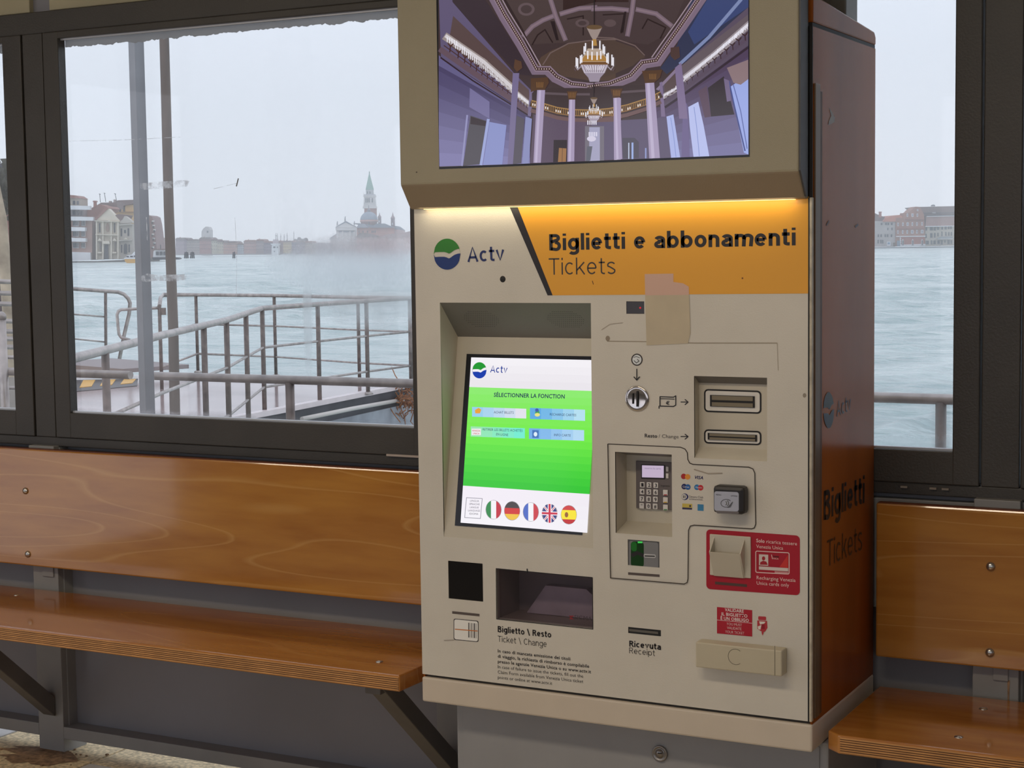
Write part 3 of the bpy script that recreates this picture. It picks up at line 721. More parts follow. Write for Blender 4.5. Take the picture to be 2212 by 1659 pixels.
for k, s_ in enumerate(('LINGUA', 'SPRACHE', 'LANGUE', 'LANGUAGE', 'IDIOMA')):
    w_ = len(s_)*1.6
    text('lettering', s_, TS, (1025.5-w_-k*.4, 1083.5+k*7), (1025.5+w_-k*.4, 1084.3+k*7), 4, scr(70, 66, 80), ts, .0, .0008)
logo(TS, 1036, 800, 15.5, 17.5, ts, scr(30, 150, 50), scr(20, 60, 170), .0006)
text('lettering', 'Actv', TS, (1059, 804.5), (1096, 806), 15, scr(30, 60, 150), ts, pen=.14, off=.0008)
def flag(cx, cy, cols, vertical):
    rx, ry = 16.5, 20; out = [(ell(cx, cy, rx+.8, ry+.8), scr(150, 145, 150))]
    for i, (a, b, c) in enumerate(cols):
        P = []
        N = 8
        if vertical:
            xs = [a+(b-a)*k/N for k in range(N+1)]
            P = [(x, -math.sqrt(max(0, 1-x*x))) for x in xs]+[(x, math.sqrt(max(0, 1-x*x))) for x in xs[::-1]]
        else:
            ys = [a+(b-a)*k/N for k in range(N+1)]
            P = [(math.sqrt(max(0, 1-y*y)), y) for y in ys]+[(-math.sqrt(max(0, 1-y*y)), y) for y in ys[::-1]]
        out.append(([(cx+rx*x-.0*y, cy+ry*y+.6*x) for x, y in P], scr(*c)))
    return out
FL_ = []
fl_ = flag(1066.5, 1101, ((-1, -.34, (30, 130, 60)), (-.34, .34, (240, 238, 242)), (.34, 1, (190, 30, 50))), True)
FL_.append(fl_); fl_ = flag(1106.5, 1103.5, ((-1, -.3, (60, 52, 50)), (-.3, .35, (205, 40, 34)), (.35, 1, (235, 190, 50))), False)
FL_.append(fl_); fl_ = flag(1147, 1106, ((-1, -.34, (70, 100, 190)), (-.34, .34, (240, 238, 242)), (.34, 1, (200, 50, 60))), True)
FL_.append(fl_); fl_ = flag(1229, 1112, ((-1, -.5, (205, 60, 60)), (-.5, .5, (245, 225, 40)), (.5, 1, (190, 40, 40))), False)+[(ell(1224, 1112, 4, 6, 8), scr(150, 90, 40))]
FL_.append(fl_); fl_ = flag(1187.5, 1109, ((-1, 1, (40, 50, 120)),), True)
W_, R_ = scr(240, 236, 242), scr(200, 30, 60)
for (a, b) in (((-11, -14), (11, 14)), ((11, -14), (-11, 14))):
    fl_ += stroke([(1187.5+a[0], 1109+a[1]), (1187.5+b[0], 1109+b[1])], 4.2, W_)
for (a, b) in (((-11, -14), (11, 14)), ((11, -14), (-11, 14))):
    fl_ += stroke([(1187.5+a[0], 1109+a[1]), (1187.5+b[0], 1109+b[1])], 1.4, R_)
fl_ += stroke([(1187.5, 1090), (1187.5, 1128)], 8, W_)+stroke([(1172, 1108.5), (1203, 1109.5)], 8, W_)
fl_ += stroke([(1187.5, 1090), (1187.5, 1128)], 4.5, R_)+stroke([(1172, 1108.5), (1203, 1109.5)], 4.5, R_)
FL_.append(fl_)
for f_ in FL_: flatstack('language_flag', TS, f_, ts, .0006)
# coin side
decal('coin_symbol', FR, [(ell(1376, 777, 12.5, 13.2), ink(60, 52, 48)), (ell(1376, 777, 9.8, 10.6), ink(226, 230, 232))]+stroke([(1369, 772), (1375, 770), (1382, 773)], 1.2, M_INK)
      + stroke([(1370, 779), (1375, 784), (1381, 780), (1377, 776)], 1.4, M_INK)+stroke([(1376, 797), (1376, 820)], 2.0, M_INK)+stroke([(1370, 814), (1376, 821), (1382, 814)], 2.2, M_INK), fp)
cs = lathe('coin_slot', FR(1376.5, 861, 0), ((.0255, -.001), (.0255, .001), (.0235, .0032), (.018, .0022), (.009, .0014), (0, .0012)), mat('chrome', (205, 200, 198), .12, metal=1.), tm, 32, 'Y', 'polished chrome coin slot')
decal('slit', FR, [(rect(1376, 845, 1380, 878), M_DARK), (rect(1367, 850, 1370, 872), M_DARK)], cs, .0036)
decal('banknote_symbol', FR, stroke([(1426, 857), (1455, 858), (1460, 855), (1460, 875), (1455, 878), (1426, 877)], 2.2, M_INK, True)+stroke([(1426, 861), (1457, 862)], 1.6, M_INK)+stroke([(1424, 877), (1424, 882)], 2, M_INK), fp)
decal('arrow', FR, stroke([(1471, 868.5), (1486, 868.5)], 2, M_INK)+stroke([(1480, 863), (1486.5, 868.5), (1480, 874)], 2, M_INK), fp)
decal('arrow', FR, stroke([(1471, 943), (1486, 943)], 2, M_INK)+stroke([(1480, 938), (1486.5, 943), (1480, 948.5)], 2, M_INK), fp)
text('lettering', '€', FR, (1438.5, 874), (1446.5, 874.5), 8, M_INK, fp, .02)
text('lettering', 'Resto', FR, (1393, 944.5), (1420, 945.5), 8, M_INK, fp, .02)
text('lettering', '/ Change', FR, (1423, 945.5), (1466, 947), 8, M_INKT, fp, -.005)
# banknote bay
def bay(name, H, yb, zt, zb, m_top, m_in, parent, xr=None):
    x0, x1, z0, z1 = H
    return mesh(name, [(x0, 0, z1), (x1, 0, z1), (x1, yb, zt), (x0, yb, zt), (x1, yb, zb), (x0, yb, zb), (x1, 0, z0), (x0, 0, z0)],
         [(0, 1, 2, 3), (3, 2, 4, 5), (5, 4, 6, 7), (0, 3, 5, 7), (1, 6, 4, 2)], [m_top, m_in], parent, [0, 1, 1, 1, 1])
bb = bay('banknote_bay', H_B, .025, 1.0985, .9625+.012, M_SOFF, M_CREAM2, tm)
BY = Surf((0, .0249, 0), (0, -1, 0))
CR1 = ink(214, 206, 190)
def slot(x0, y0, x1, y1, sk, t, name, inner):
    o = decal(name+'_surround', BY, [(rrect(x0, y0, x1, y1, sk, 9), M_DARK), (rrect(x0+3.5, y0+3.5, x1-3.5, y1-3.5, sk, 6), ink(226, 222, 214))], bb, .0006, .0004)
    a = BY(x0+inner[0], y0+inner[1]+sk*.1); b = BY(x1-inner[0], y1-inner[1]+sk*.8)
    s_ = bmesh.new()
    bmbox(s_, a.x, b.x, .0215, .0237, b.z, a.z)
    o2 = frombm(name, s_, M_DARK, bb)
    g = bmesh.new(); h = (a.z-b.z)
    bmbox(g, a.x+.004, b.x-.003, .0205, .0214, a.z-h*.42, a.z-h*.04); bmbox(g, a.x+.004, b.x-.003, .0205, .0214, b.z+h*.04, b.z+h*.38)
    frombm(name+'_lip', g, mat('olive_plastic', (128, 118, 98), .5), bb)
slot(1521, 840, 1645, 890, 4, 0, 'banknote_slot', (14, 12.5))
slot(1521, 927, 1645, 958, 4, 0, 'change_slot', (9, 7.5))
# payment bay with keypad
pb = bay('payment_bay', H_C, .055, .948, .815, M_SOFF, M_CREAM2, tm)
PS = Surf((0, .054, 0), (0, -1, 0))
k0, k1 = PS(1375, 995), PS(1451, 1105)
kx0, kz1 = k0.x, k0.z; kx1 = k0.x+.1; kz0 = k1.z+.003
kp = box('keypad', kx0, kx1-.012, .050, .0546, kz0, kz1, mat('keypad_grey', (108, 100, 100), .45), tm, .001)
KS = Surf((0, .0498, 0), (0, -1, 0))
decal('keypad_display', KS, [(rect(1385, 1003, 1437, 1034, 1.5), M_DARK), (rect(1387, 1005, 1434, 1031, 1.2), scr(190, 172, 196))], kp, .0003)
text('lettering', 'inserire la carta', KS, (1393, 1013), (1428, 1014), 4, scr(120, 104, 130), kp, 0, .0009)
KW = mat('key_steel', (226, 222, 220), .35)
keyme = None
rows = ((1047, '123'), (1062, '456'), (1077.5, '789'), (1092.5, '*0#'))
for ry, chars in rows:
    for i, chh in enumerate(chars):
        px = 1388+i*14.6-(ry-1047)*.03; py = ry+i*.6
        c = KS(px, py)
        if keyme is None:
            o = box('key', -.0052, .0052, -.0022, 0, -.0056, .0056, KW, kp, .0012); keyme = o.data; o.location = c
        else:
            o = bpy.data.objects.new('key', keyme); _link(o, kp); o.location = c
        KK = Surf((0, c.y-.0023, 0), (0, -1, 0))
        text('lettering', chh, KK, (px-2.6, py+3.8), (px+2.4, py+3.9), 7.6, M_INK, kp, .02, .0002)
for k, c_ in enumerate(((190, 40, 50), (225, 180, 40), (50, 140, 70))):
    c = KS(1438, 1064+k*16); o = bpy.data.objects.new('key', keyme); _link(o, kp); o.location = c
    KK = Surf((0, c.y-.0023, 0), (0, -1, 0))
    decal('key_mark', KK, [(rect(1434, 1068+k*16, 1441, 1070+k*16), ink(*c_))], kp, .0002)
for yy in (1013, 1028):
    o = bpy.data.objects.new('key', keyme); _link(o, kp); o.location = KS(1442, yy); o.scale = (.55, 1, .9)
text('lettering', 'Ingenico', KS, (1428, 1050.5), (1447, 1051.5), 4, ink(60, 54, 54), kp, .0, .0006)
# card reader slot below
rd = box('card_reader', H_CR[0], H_CR[1], .002, .03, H_CR[2], H_CR[3], mat('reader_grey', (128, 128, 130), .35), tm)
RS = Surf((0, .0018, 0), (0, -1, 0))
decal('reader_face', RS, [(rrect(1357, 1166, 1424, 1230, 4, 4), ink(88, 88, 90)), (rrect(1359, 1168, 1422, 1228, 4, 4), mat('reader_silver', (140, 140, 142), .3, metal=.3)),
      (rrect(1363, 1169, 1391, 1224, 1.5, 7), mat('reader_green', (24, 66, 30), .15)), ([(1363, 1196), (1376, 1190), (1391, 1196), (1391, 1205), (1378, 1198), (1366, 1204)], M_DARK),
      (rect(1378, 1169.5, 1388, 1173), mat('green_led', (40, 160, 60), .3, emit=(60, 190, 80), es=.9)), (rrect(1364, 1170, 1376, 1190, 1, 5), mat('reader_green_lit', (38, 120, 48), .2)),
      (rrect(1391, 1196, 1417, 1204, 1.5, 3), ink(190, 190, 192)), (rect(1393, 1199.5, 1415, 1202, .8), M_DARK)], rd)
for P_ in (rect(1357, 1236, 1425, 1241.5, 5), rect(977, 1320, 1036, 1325.5, 6)): decal('braille_label', FR, [(P_, mat('dark_label', (92, 82, 78), .4))], fp)
# card scheme marks
mk_ = [(ell(1477, 1029, 5.8, 6), ink(176, 34, 38)), (ell(1485.5, 1030, 5.8, 6), ink(232, 150, 50)),
       (ell(1478, 1051, 5.8, 6), ink(24, 28, 92)), (ell(1486, 1052, 5.8, 6), ink(36, 96, 168)), (ell(1505.5, 1052.5, 5.8, 6), ink(40, 118, 178)), (ell(1513.5, 1053.5, 5.8, 6), ink(200, 34, 44)),
       (ell(1479.5, 1073, 7.5, 7), ink(40, 44, 100)), (ell(1478, 1073, 5.6, 5.6), ink(220, 216, 208)), (rect(1475.5, 1070, 1477.3, 1076), M_INK), (rect(1479, 1070, 1480.8, 1076), M_INK),
       (rect(1474, 1087.5, 1495, 1098, 1), ink(206, 184, 84)), (rect(1474, 1096, 1495, 1100, 1), ink(44, 40, 80)), (ell(1491, 1093, 2.2, 2.5, 8), ink(60, 50, 60)), (rect(1507, 1089, 1520, 1103, .8), ink(56, 130, 176))]
for a_, z_ in ((0, 2), (2, 4), (4, 6), (6, 10), (10, 13), (13, 14)): flatstack('card_scheme_mark', FR, mk_[a_:z_], fp)
text('lettering', 'VISA', FR, (1501, 1034), (1519, 1035.5), 7, ink(30, 32, 96), fp, .02, .0006, .25)
text('lettering', 'Cirrus', FR, (1475, 1053), (1489, 1053.8), 4.2, ink(235, 235, 240), fp, 0, .0008)
text('lettering', 'Maestro', FR, (1503, 1054.3), (1517, 1055), 3.8, ink(235, 235, 240), fp, 0, .0008)
text('lettering', 'Diners Club', FR, (1489, 1075), (1519, 1076.5), 5, ink(70, 66, 84), fp, -.003)
text('lettering', 'INTERNATIONAL', FR, (1489, 1079.5), (1519, 1081), 2.8, ink(50, 46, 90), fp, 0)
# contactless reader
a, b = W(1540, 1052, 1, -.03), W(1607, 1113, 1, -.03)
cl = box('contactless_reader', a.x-.001, b.x, -.030, -.001, b.z, a.z+.003, mat('black_rubber', (36, 34, 36), .4), tm, .007)
CS_ = Surf((0, -.0302, 0), (0, -1, 0))
decal('reader_pad', CS_, [(rrect(1543, 1061, 1596, 1103, 2, 5), mat('pad_grey', (176, 180, 196), .35)), ([(1545, 1103), (1596, 1105), (1596, 1110), (1550, 1109)], mat('pad_grey_low', (110, 104, 104), .4))], cl)
decal('contactless_symbol', CS_, stroke(ell(1569, 1087, 11.5, 8.5, 20, .5, 5.6), 1.3, ink(92, 92, 96))+stroke(ell(1567, 1087, 3, 4, 8, -1.2, 1.2), 1.3, ink(90, 92, 80))+stroke(ell(1570, 1087, 4, 6, 8, -1.2, 1.2), 1.3, ink(90, 92, 80))
      + stroke([(1575, 1093), (1583, 1084), (1578, 1095), (1572, 1096)], 1.2, ink(92, 92, 96)), cl, .0006, .00002)
text('lettering', 'MENU', CS_, (1547, 1070), (1558, 1070.3), 3, M_INK, cl, 0, .0007); text('lettering', 'OPTIONS', CS_, (1579, 1072.5), (1593, 1073.2), 3, M_INK, cl, 0, .0007)
# red card recharge plate
rp_ = decal('recharge_plate', FR, [(rrect(1526, 1143, 1728, 1272, 14, 9, 5), mat('crimson_plate', (172, 22, 44), .35))], tm, .0008, label='crimson card recharge plate with card holder')
PK = ink(240, 208, 204)
decal('card_drawing', FR, stroke(rrect(1633, 1190, 1705, 1236, 4, 3, 3), 1.8, PK, True)+[(rect(1640, 1197, 1660, 1221, 1), ink(222, 206, 200)), (ell(1650, 1206, 3.6, 4.6, 12), ink(168, 26, 40)), ([(1642, 1219.5), (1643, 1214), (1649, 1211), (1656, 1213), (1659, 1220)], ink(168, 26, 40)),
      ([(1684, 1225), (1703, 1198), (1703, 1227)], ink(206, 48, 44)), (rect(1640, 1223, 1703, 1230, 4), ink(220, 206, 200)), (rect(1674, 1233.5, 1703, 1237, 2), ink(214, 150, 150))]
      + stroke([(1667, 1198), (1669, 1206)], 1.2, PK), rp_, .0011, .00002)
text('lettering', 'Venezia', FR, (1670, 1203), (1683, 1204), 4, M_INK, rp_, .02, .0013); text('lettering', 'UNICA', FR, (1668, 1207.5), (1682, 1208.5), 3.4, PK, rp_, 0, .0013)
text('lettering', 'Solo', FR, (1634, 1171), (1652, 1172.5), 8, PK, rp_, .02, .0012); text('lettering', 'ricarica tessere', FR, (1656, 1173), (1722, 1178), 8, PK, rp_, 0, .0012)
text('lettering', 'Venezia Unica', FR, (1634, 1183.5), (1692, 1187.5), 8, PK, rp_, 0, .0012)
text('lettering', 'Recharging Venezia', FR, (1635, 1251), (1719, 1257), 8, PK, rp_, 0, .0012)
text('lettering', 'Unica cards only', FR, (1635, 1262.5), (1705, 1267.5), 8, PK, rp_, 0, .0012)
# card holder on the plate
a, b = FR(1534, 1153), FR(1623, 1249)
ch_ = box('card_holder', a.x, b.x, -.004, -.0008, b.z, a.z, M_CREAM2, tm, .0015)
hx0, hx1 = FR(1545, 1200).x, FR(1608, 1200).x; hz1 = FR(1545, 1187).z; hz0 = FR(1548, 1243).z; hzt = FR(1545, 1160).z
prism('card_pocket', [(hx0, -.004, hz0), (hx0, -.006, hz0), (hx0, -.028, hz1), (hx0, -.026, hz1), (hx0, -.004, hz1-.045)], (hx1-hx0, 0, 0), M_CREAM2, ch_, .0004)
for xx in (hx0-.002, hx1): prism('pocket_wing', [(xx, -.004, hz0), (xx, -.028, hz1), (xx, -.004, hzt)], (.002, 0, 0), M_CREAM2, ch_)
decal('braille_label', FR, [(rect(1545, 1256, 1614, 1262, 6), mat('dark_label', (84, 60, 54), .4))], rp_, .0012)
decal('holder_notch', Surf((0, -.0045, 0), (0, -1, 0)), [(rect(1572, 1243, 1585, 1246.5), M_DARK), (rect(1561, 1242, 1563, 1246), M_DARK), (rect(1597, 1245, 1599, 1249), M_DARK)], ch_, .0003)
# validation notice
REDS = mat('notice_red', (178, 24, 46), .4)
vn = decal('validation_notice', FR, [(rect(1549, 1311, 1625, 1368, 7), REDS)]+[([(1549, 1338.6), (1625, 1345.8), (1625, 1346.6), (1549, 1339.4)], ink(240, 226, 224))], tm, .0006, .00008, 'red ticket validation notice')
WT = ink(238, 222, 220)
for s_, y_, x0_, x1_, h_, w_ in (('VALIDARE', 1320, 1566, 1607, 7, .02), ('IL BIGLIETTO', 1329, 1559, 1615, 7, .02), ('È UN OBBLIGO', 1338, 1557, 1618, 7, .02), ('YOU MUST', 1350, 1570, 1603, 6, -.01), ('VALIDATE', 1358.5, 1571, 1602, 6, -.01), ('YOUR TICKET', 1367, 1567, 1608, 6, -.01)):
    text('lettering', s_, FR, (x0_, y_), (x1_, y_+(x1_-x0_)*.09), h_, WT, vn, w_, .0009)
PR = ink(186, 50, 60)
decal('hand_pictogram', FR, [(rrect(1638, 1331, 1655, 1339, 1, 2), PR), ([(1636, 1340), (1657, 1341), (1658, 1356), (1653, 1364), (1648, 1366), (1636, 1358)], PR), ([(1640, 1342), (1654, 1343), (1651, 1347), (1642, 1349)], ink(232, 222, 212)),
      ([(1637, 1353), (1645, 1350), (1643, 1360), (1638, 1359)], ink(232, 222, 212)), (rect(1645, 1348, 1652, 1358, .5), ink(150, 16, 36)), ([(1645, 1365), (1650, 1365), (1647.5, 1373)], PR)], fp)
# validator box
a, b = W(1503, 1386, 1, -.03), W(1694, 1462, 1, -.03)
vb = box('validator_box', a.x, b.x-.004, -.032, -.001, b.z, a.z, mat('validator_cream', (196, 186, 162), .42, var=.04), tm, .0025)
VS = Surf((0, -.0322, 0), (0, -1, 0))
c = VS(1589, 1419)
bm = bmesh.new()
for k in range(28):
    a0, a1 = 2*PI*k/28, 2*PI*(k+1)/28
    if k > 23 or k < 4: continue
    q = [c+Vector((math.cos(t)*r, 0, math.sin(t)*r)) for t, r in ((a0, .0155), (a1, .0155), (a1, .0145), (a0, .0145))]
    bm.faces.new([bm.verts.new(p) for p in q])
frombm('ring_mark', bm, ink(104, 98, 82), vb)
decal('seam', VS, [(rect(1673, 1395, 1674.2, 1459, .2), ink(120, 112, 96))], vb, .0002)
# ticket tray
x0, x1, z0, z1 = H_TR
ty_ = mesh('ticket_tray', [(x0, 0.002, z1), (x1, 0.002, z1), (x1, .10, z1), (x0, .10, z1), (x1, .10, z0), (x0, .10, z0), (x1, 0.002, z0), (x0, 0.002, z0)],
     [(0, 1, 2, 3), (3, 2, 4, 5), (5, 4, 6, 7), (0, 3, 5, 7), (1, 6, 4, 2)], [mat('tray_grey', (140, 130, 130), .5)], tm)
prism('tray_chute', [(x0+.03, .075, z0+.001), (x0+.075, .075, z0+.062), (x0+.168, .075, z0+.062), (x1-.001, .075, z0+.024), (x1-.001, .075, z0+.001)], (0, .02, 0), mat('worn_steel', (186, 174, 184), .35, metal=.2, var=.3, scale=10), ty_)
M_FLAP = bpy.data.materials.new('smoked_flap'); M_FLAP.use_nodes = True; t_ = M_FLAP.node_tree; t_.nodes.clear()
o_ = t_.nodes.new('ShaderNodeOutputMaterial'); a_ = t_.nodes.new('ShaderNodeBsdfTransparent'); a_.inputs[0].default_value = (.86, .83, .85, 1); g_ = t_.nodes.new('ShaderNodeBsdfGlossy'); g_.inputs['Roughness'].default_value = .08
f_ = t_.nodes.new('ShaderNodeFresnel'); x_ = t_.nodes.new('ShaderNodeMixShader'); gg = t_.nodes.new('ShaderNodeNewGeometry'); t_.links.new(_math(t_, 'MULTIPLY', f_.outputs[0], _math(t_, 'SUBTRACT', 1., gg.outputs['Backfacing'])), x_.inputs[0]); t_.links.new(a_.outputs[0], x_.inputs[1]); t_.links.new(g_.outputs[0], x_.inputs[2]); t_.links.new(x_.outputs[0], o_.inputs[0])
box('tray_flap', x0+.002, x1-.002, .008, .010, z0+.002, z1-.003, M_FLAP, ty_)
FS = Surf((0, .0078, 0), (0, -1, 0))
text('lettering', 'SIGMA', FS, (1241, 1337), (1279, 1341), 9, ink(60, 50, 54), ty_, 0, .0006)
decal('red_mark', FS, [([(1229, 1330), (1240, 1330), (1238, 1332.5), (1233, 1332.5), (1236, 1335), (1240, 1338), (1229, 1337), (1233, 1334)], ink(150, 34, 38))], ty_)
decal('frame_line', FR, stroke([(1072, 1228), (1280, 1248), (1281, 1359), (1073, 1337)], 1.5, M_DARK, True)+stroke([(1139, 1229), (1140, 1236)], 2.5, M_DARK), fp)
text('lettering', 'Biglietto \\ Resto', FR, (1075.5, 1365), (1191, 1377.5), 13, M_INK, fp, pen=.19)
text('lettering', 'Ticket \\ Change', FR, (1075.5, 1386), (1181, 1397.5), 13, M_INKT, fp, pen=.095)
for k, (s_, xr, w_) in enumerate((('In caso di mancata emissione dei titoli', 1232, .012), ('di viaggio, la richiesta di rimborso è compilabile', 1273, .012), ('presso le agenzie Venezia Unica o su www.actv.it', 1277, .012),
      ('In case of failure to issue the tickets, fill out the', 1260, -.004), ('Claim Form available from Venezia Unica ticket', 1260, -.004), ('points or online at www.actv.it', 1193, -.004))):
    y_ = 1409+k*11.4
    text('lettering', s_, FR, (1075.5, y_), (xr, y_+(xr-1075)*.112), 7.2, M_INK, fp, w_)
# scanner window, barcode sticker without its matrix code
box('scanner_window', H_SC[0], H_SC[1], .0008, .004, H_SC[2], H_SC[3], mat('scanner_glass', (12, 10, 12), .08), tm, .0008)
it = [(rrect(980, 1336, 1034, 1382, 5, 4), ink(64, 58, 58)), (rrect(981.5, 1337.5, 1032.5, 1380.5, 5, 4), ink(240, 238, 232))]
for i, w_ in enumerate((3, 1.2, 2.2, 1, 3.2, 1.2, 1)):
    xx = 1012+i*2.9; it.append((rect(xx, 1345+i*.3, xx+w_*.6, 1377+i*.3), M_INK))
it.append((rect(983, 1358, 1032, 1360, 4), ink(206, 120, 50)))
decal('barcode_sticker', FR, it, tm, .0005, .00003, 'small white barcode sticker')
# receipt slot
box('receipt_slot', H_RS[0], H_RS[1], .001, .02, H_RS[2], H_RS[3], M_DARK, tm)
box('receipt_guide', H_RS[0]+.002, H_RS[1]-.006, -.0004, .001, H_RS[2]+.004, H_RS[3]-.004, mat('slot_grey', (100, 96, 90), .4), tm)
text('lettering', 'Ricevuta', FR, (1359.5, 1396.5), (1428, 1404), 13, M_INK, fp, pen=.19); text('lettering', 'Receipt', FR, (1359.5, 1411), (1415, 1417), 12.5, M_INKT, fp, pen=.095)
# display housing
dh = prism('display_housing', [(.001, -.055, 2.02), (.001, -.055, 1.493), (.001, -.018, 1.4445), (.001, .003, 1.4445), (.001, .003, 2.02)], (.842, 0, 0), M_FASC, tm, .0035, 'display housing, its beige toned for shade, with bevelled lower edge')
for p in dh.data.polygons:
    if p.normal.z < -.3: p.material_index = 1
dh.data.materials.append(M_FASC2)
prism('housing_side', [(.8428, -.053, 2.02), (.8428, -.053, 1.495), (.8428, -.020, 1.449), (.8428, -.010, 1.449), (.8428, -.010, 2.02)], (.003, 0, 0), M_CASE, tm)
box('housing_light_slot', .03, .82, -.012, -.0015, 1.4436, 1.4448, mat('led_strip', (250, 220, 150), .4, emit=(255, 215, 130), es=2.), tm)
decal('rivet_hole', DISP, [(ell(901, 372, 1.6, 1.6, 8), ink(70, 58, 46))], tm, .002)
# duct above the cabinet and base cabinet
box('cable_duct', .60, .815, .33, .412, 1.79, 2.455, mat('duct_grey', (120, 118, 110), .5, var=.15), tm, .003)
bd = box('base_cabinet', .042, .862, .068, .41, 0, .408, M_BASE, tm, .004)
box('base_door', .058, .845, .0655, .068, .01, .4, M_BASE, tm, .0008)
c = W(1426, 1627, 1, .065)
lk = lathe('lock', (c.x, .0655, c.z), ((.0165, -.001), (.0165, .004), (.0135, .0055), (.0125, .003), (.0085, .003), (.0085, .0055), (0, .006)), mat('lock_steel', (150, 146, 144), .3, metal=.7), tm, 24, 'Y')
decal('key_slot', Surf((0, .0592, 0), (0, -1, 0)), [(rect(1421, 1626, 1430, 1628.5), M_DARK)], lk)
# side lettering
SD = Surf((.8503, 0, 0), (1, 0, 0), (0, 1, 0))
SI = ink(30, 22, 20)
text('lettering', 'Biglietti', SD, (1779, 1124), (1867, 1086), 63, SI, tm, pen=.18, off=.0004)
text('lettering', 'Tickets', SD, (1786, 1225), (1862, 1187), 57, ink(60, 36, 22), tm, pen=.09, off=.0004)
text('lettering', 'Actv', SD, (1807, 900), (1838, 886), 34, ink(64, 66, 70), tm, pen=.13, off=.0004)
logo(SD, 1789.5, 886, 11.5, 39, tm, ink(54, 62, 66), ink(56, 64, 78), .0004)
decal('chipped_spot', SD, [([(1791, 232), (1796, 240), (1803, 254), (1802, 264), (1795, 268), (1789, 270), (1790, 262), (1795, 250)], ink(150, 142, 134)), ([(1784, 486), (1790, 475), (1791, 480), (1786, 488)], ink(80, 44, 24)), ([(1846, 488), (1853, 483), (1854, 487), (1848, 492)], ink(60, 36, 24))], tm, .0003)

# ------------------------------------------------------------------ the picture running on the large display (a hall with chandeliers)
A = lambda *P: [(930+x/4.365, y/4.365) for x, y in P]
B = lambda *P: [(1280+x/4.365, y/4.365) for x, y in P]
it = []
def add(poly, c): it.append((poly, scr(*c)))
def st(pts, w, c): it.extend(stroke(pts, w, scr(*c)))
add([(947, -90), (1622, -90), (1617, 337), (947, 365)], (60, 46, 48))
# ceiling coffers
add(A((600, 0), (1746, -300), (1746, 380), (900, 420)), (68, 54, 54)); add(B((-5, -300), (900, -100), (740, 300), (520, 420), (0, 350)), (66, 52, 54))
for P in (A((880, 340), (960, 250), (1060, 190), (1160, 150)), A((1230, 130), (1400, 80), (1560, 70)), B((0, 85), (180, 80), (330, 95)), B((420, 90), (600, 130), (740, 240)), A((1120, -40), (1180, 150), (1270, 370)), B((390, -40), (370, 120), (330, 330))):
    st(P, 10, (112, 94, 106)); st(P, 4, (128, 108, 118))
for P in (A((960, 420), (1010, 330), (1080, 280), (1150, 400)), A((1290, 180), (1440, 150), (1440, 330)), B((100, 140), (300, 130), (270, 310)), B((470, 270), (520, 180), (690, 260), (640, 360))):
    st(P, 3, (38, 24, 26))
add(A((1130, 200), (1170, 200), (1210, 380), (1185, 380)), (34, 22, 26)); add(B((300, 110), (320, 110), (290, 310), (262, 300)), (34, 22, 26))
add(A((1250, -20), (1600, -20), (1600, 10), (1250, 95)), (44, 26, 26)); add(B((-10, -20), (340, -20), (340, 20), (-10, 20)), (44, 26, 26))
add(ell(937+200, 20, 18, 14), (92, 76, 80)); add(ell(937+200, 20, 12, 9), (66, 52, 54)); add(ell(1258, 50, 15, 9), (88, 72, 74)); add(ell(1318, 50, 13, 8), (86, 70, 72)); add(ell(1258, 50, 9, 5), (66, 52, 54))
for P in (A((700, 0), (860, 280), (1000, 600)),): st(P, 6, (44, 30, 32))
# apse oval
add(A((1000, 620), (1040, 540), (1150, 470), (1350, 400), (1560, 370), (1746, 370), (1746, 760), (1500, 760), (1250, 720), (1130, 630)), (78, 60, 52))
add(B((-5, 370), (200, 380), (400, 450), (500, 540), (450, 560), (380, 620), (200, 700), (-5, 760)), (74, 58, 52))
st(A((1060, 610), (1130, 500), (1300, 410), (1560, 375), (1746, 372)), 2.5, (104, 86, 84)); st(B((0, 350), (200, 360), (400, 430), (490, 520)), 2.5, (104, 86, 84))
# upper left dark wall zone and right blue zone
add(A((90, -60), (480, -60), (980, 720), (830, 700), (200, 20)), (52, 40, 48)); add(B((940, -60), (1480, -380), (1480, 460), (830, 600), (700, 700), (640, 640), (800, 420)), (46, 50, 76))
add(B((1200, -200), (1480, -380), (1480, 60), (960, 420), (900, 300)), (54, 66, 110))
# cornice, left and right, round the apse
LC = A((560, -120), (700, 140), (860, 400), (1000, 650), (1120, 650), (1190, 720), (1330, 790), (1560, 815), (1746, 790)); RC = B((-40, 815), (160, 790), (360, 710), (470, 590), (600, 570), (690, 440), (840, 230), (1010, -20), (1080, -120))
for P, s in ((LC, 1), (RC, 1)):
    st([(x-7, y+8) for x, y in P] if P is LC else [(x+7, y+8) for x, y in P], 9, (118, 100, 118)); st(P, 12, (134, 114, 130)); st(P, 6.5, (58, 36, 34))
    for (xa, ya), (xb, yb) in zip(P, P[1:]):
        n = int(math.hypot(xb-xa, yb-ya)/4.6)
        for k in range(n):
            x, y = xa+(xb-xa)*k/n, ya+(yb-ya)*k/n; add([(x-1.1, y-1.7), (x+1.1, y-1.7), (x+1.1, y+1.7), (x-1.1, y+1.7)], (176, 156, 152))
st([(x+9, y-7) for x, y in LC[:4]], 2.5, (150, 132, 142)); st([(x-9, y-7) for x, y in RC[4:]], 2.5, (150, 132, 142))
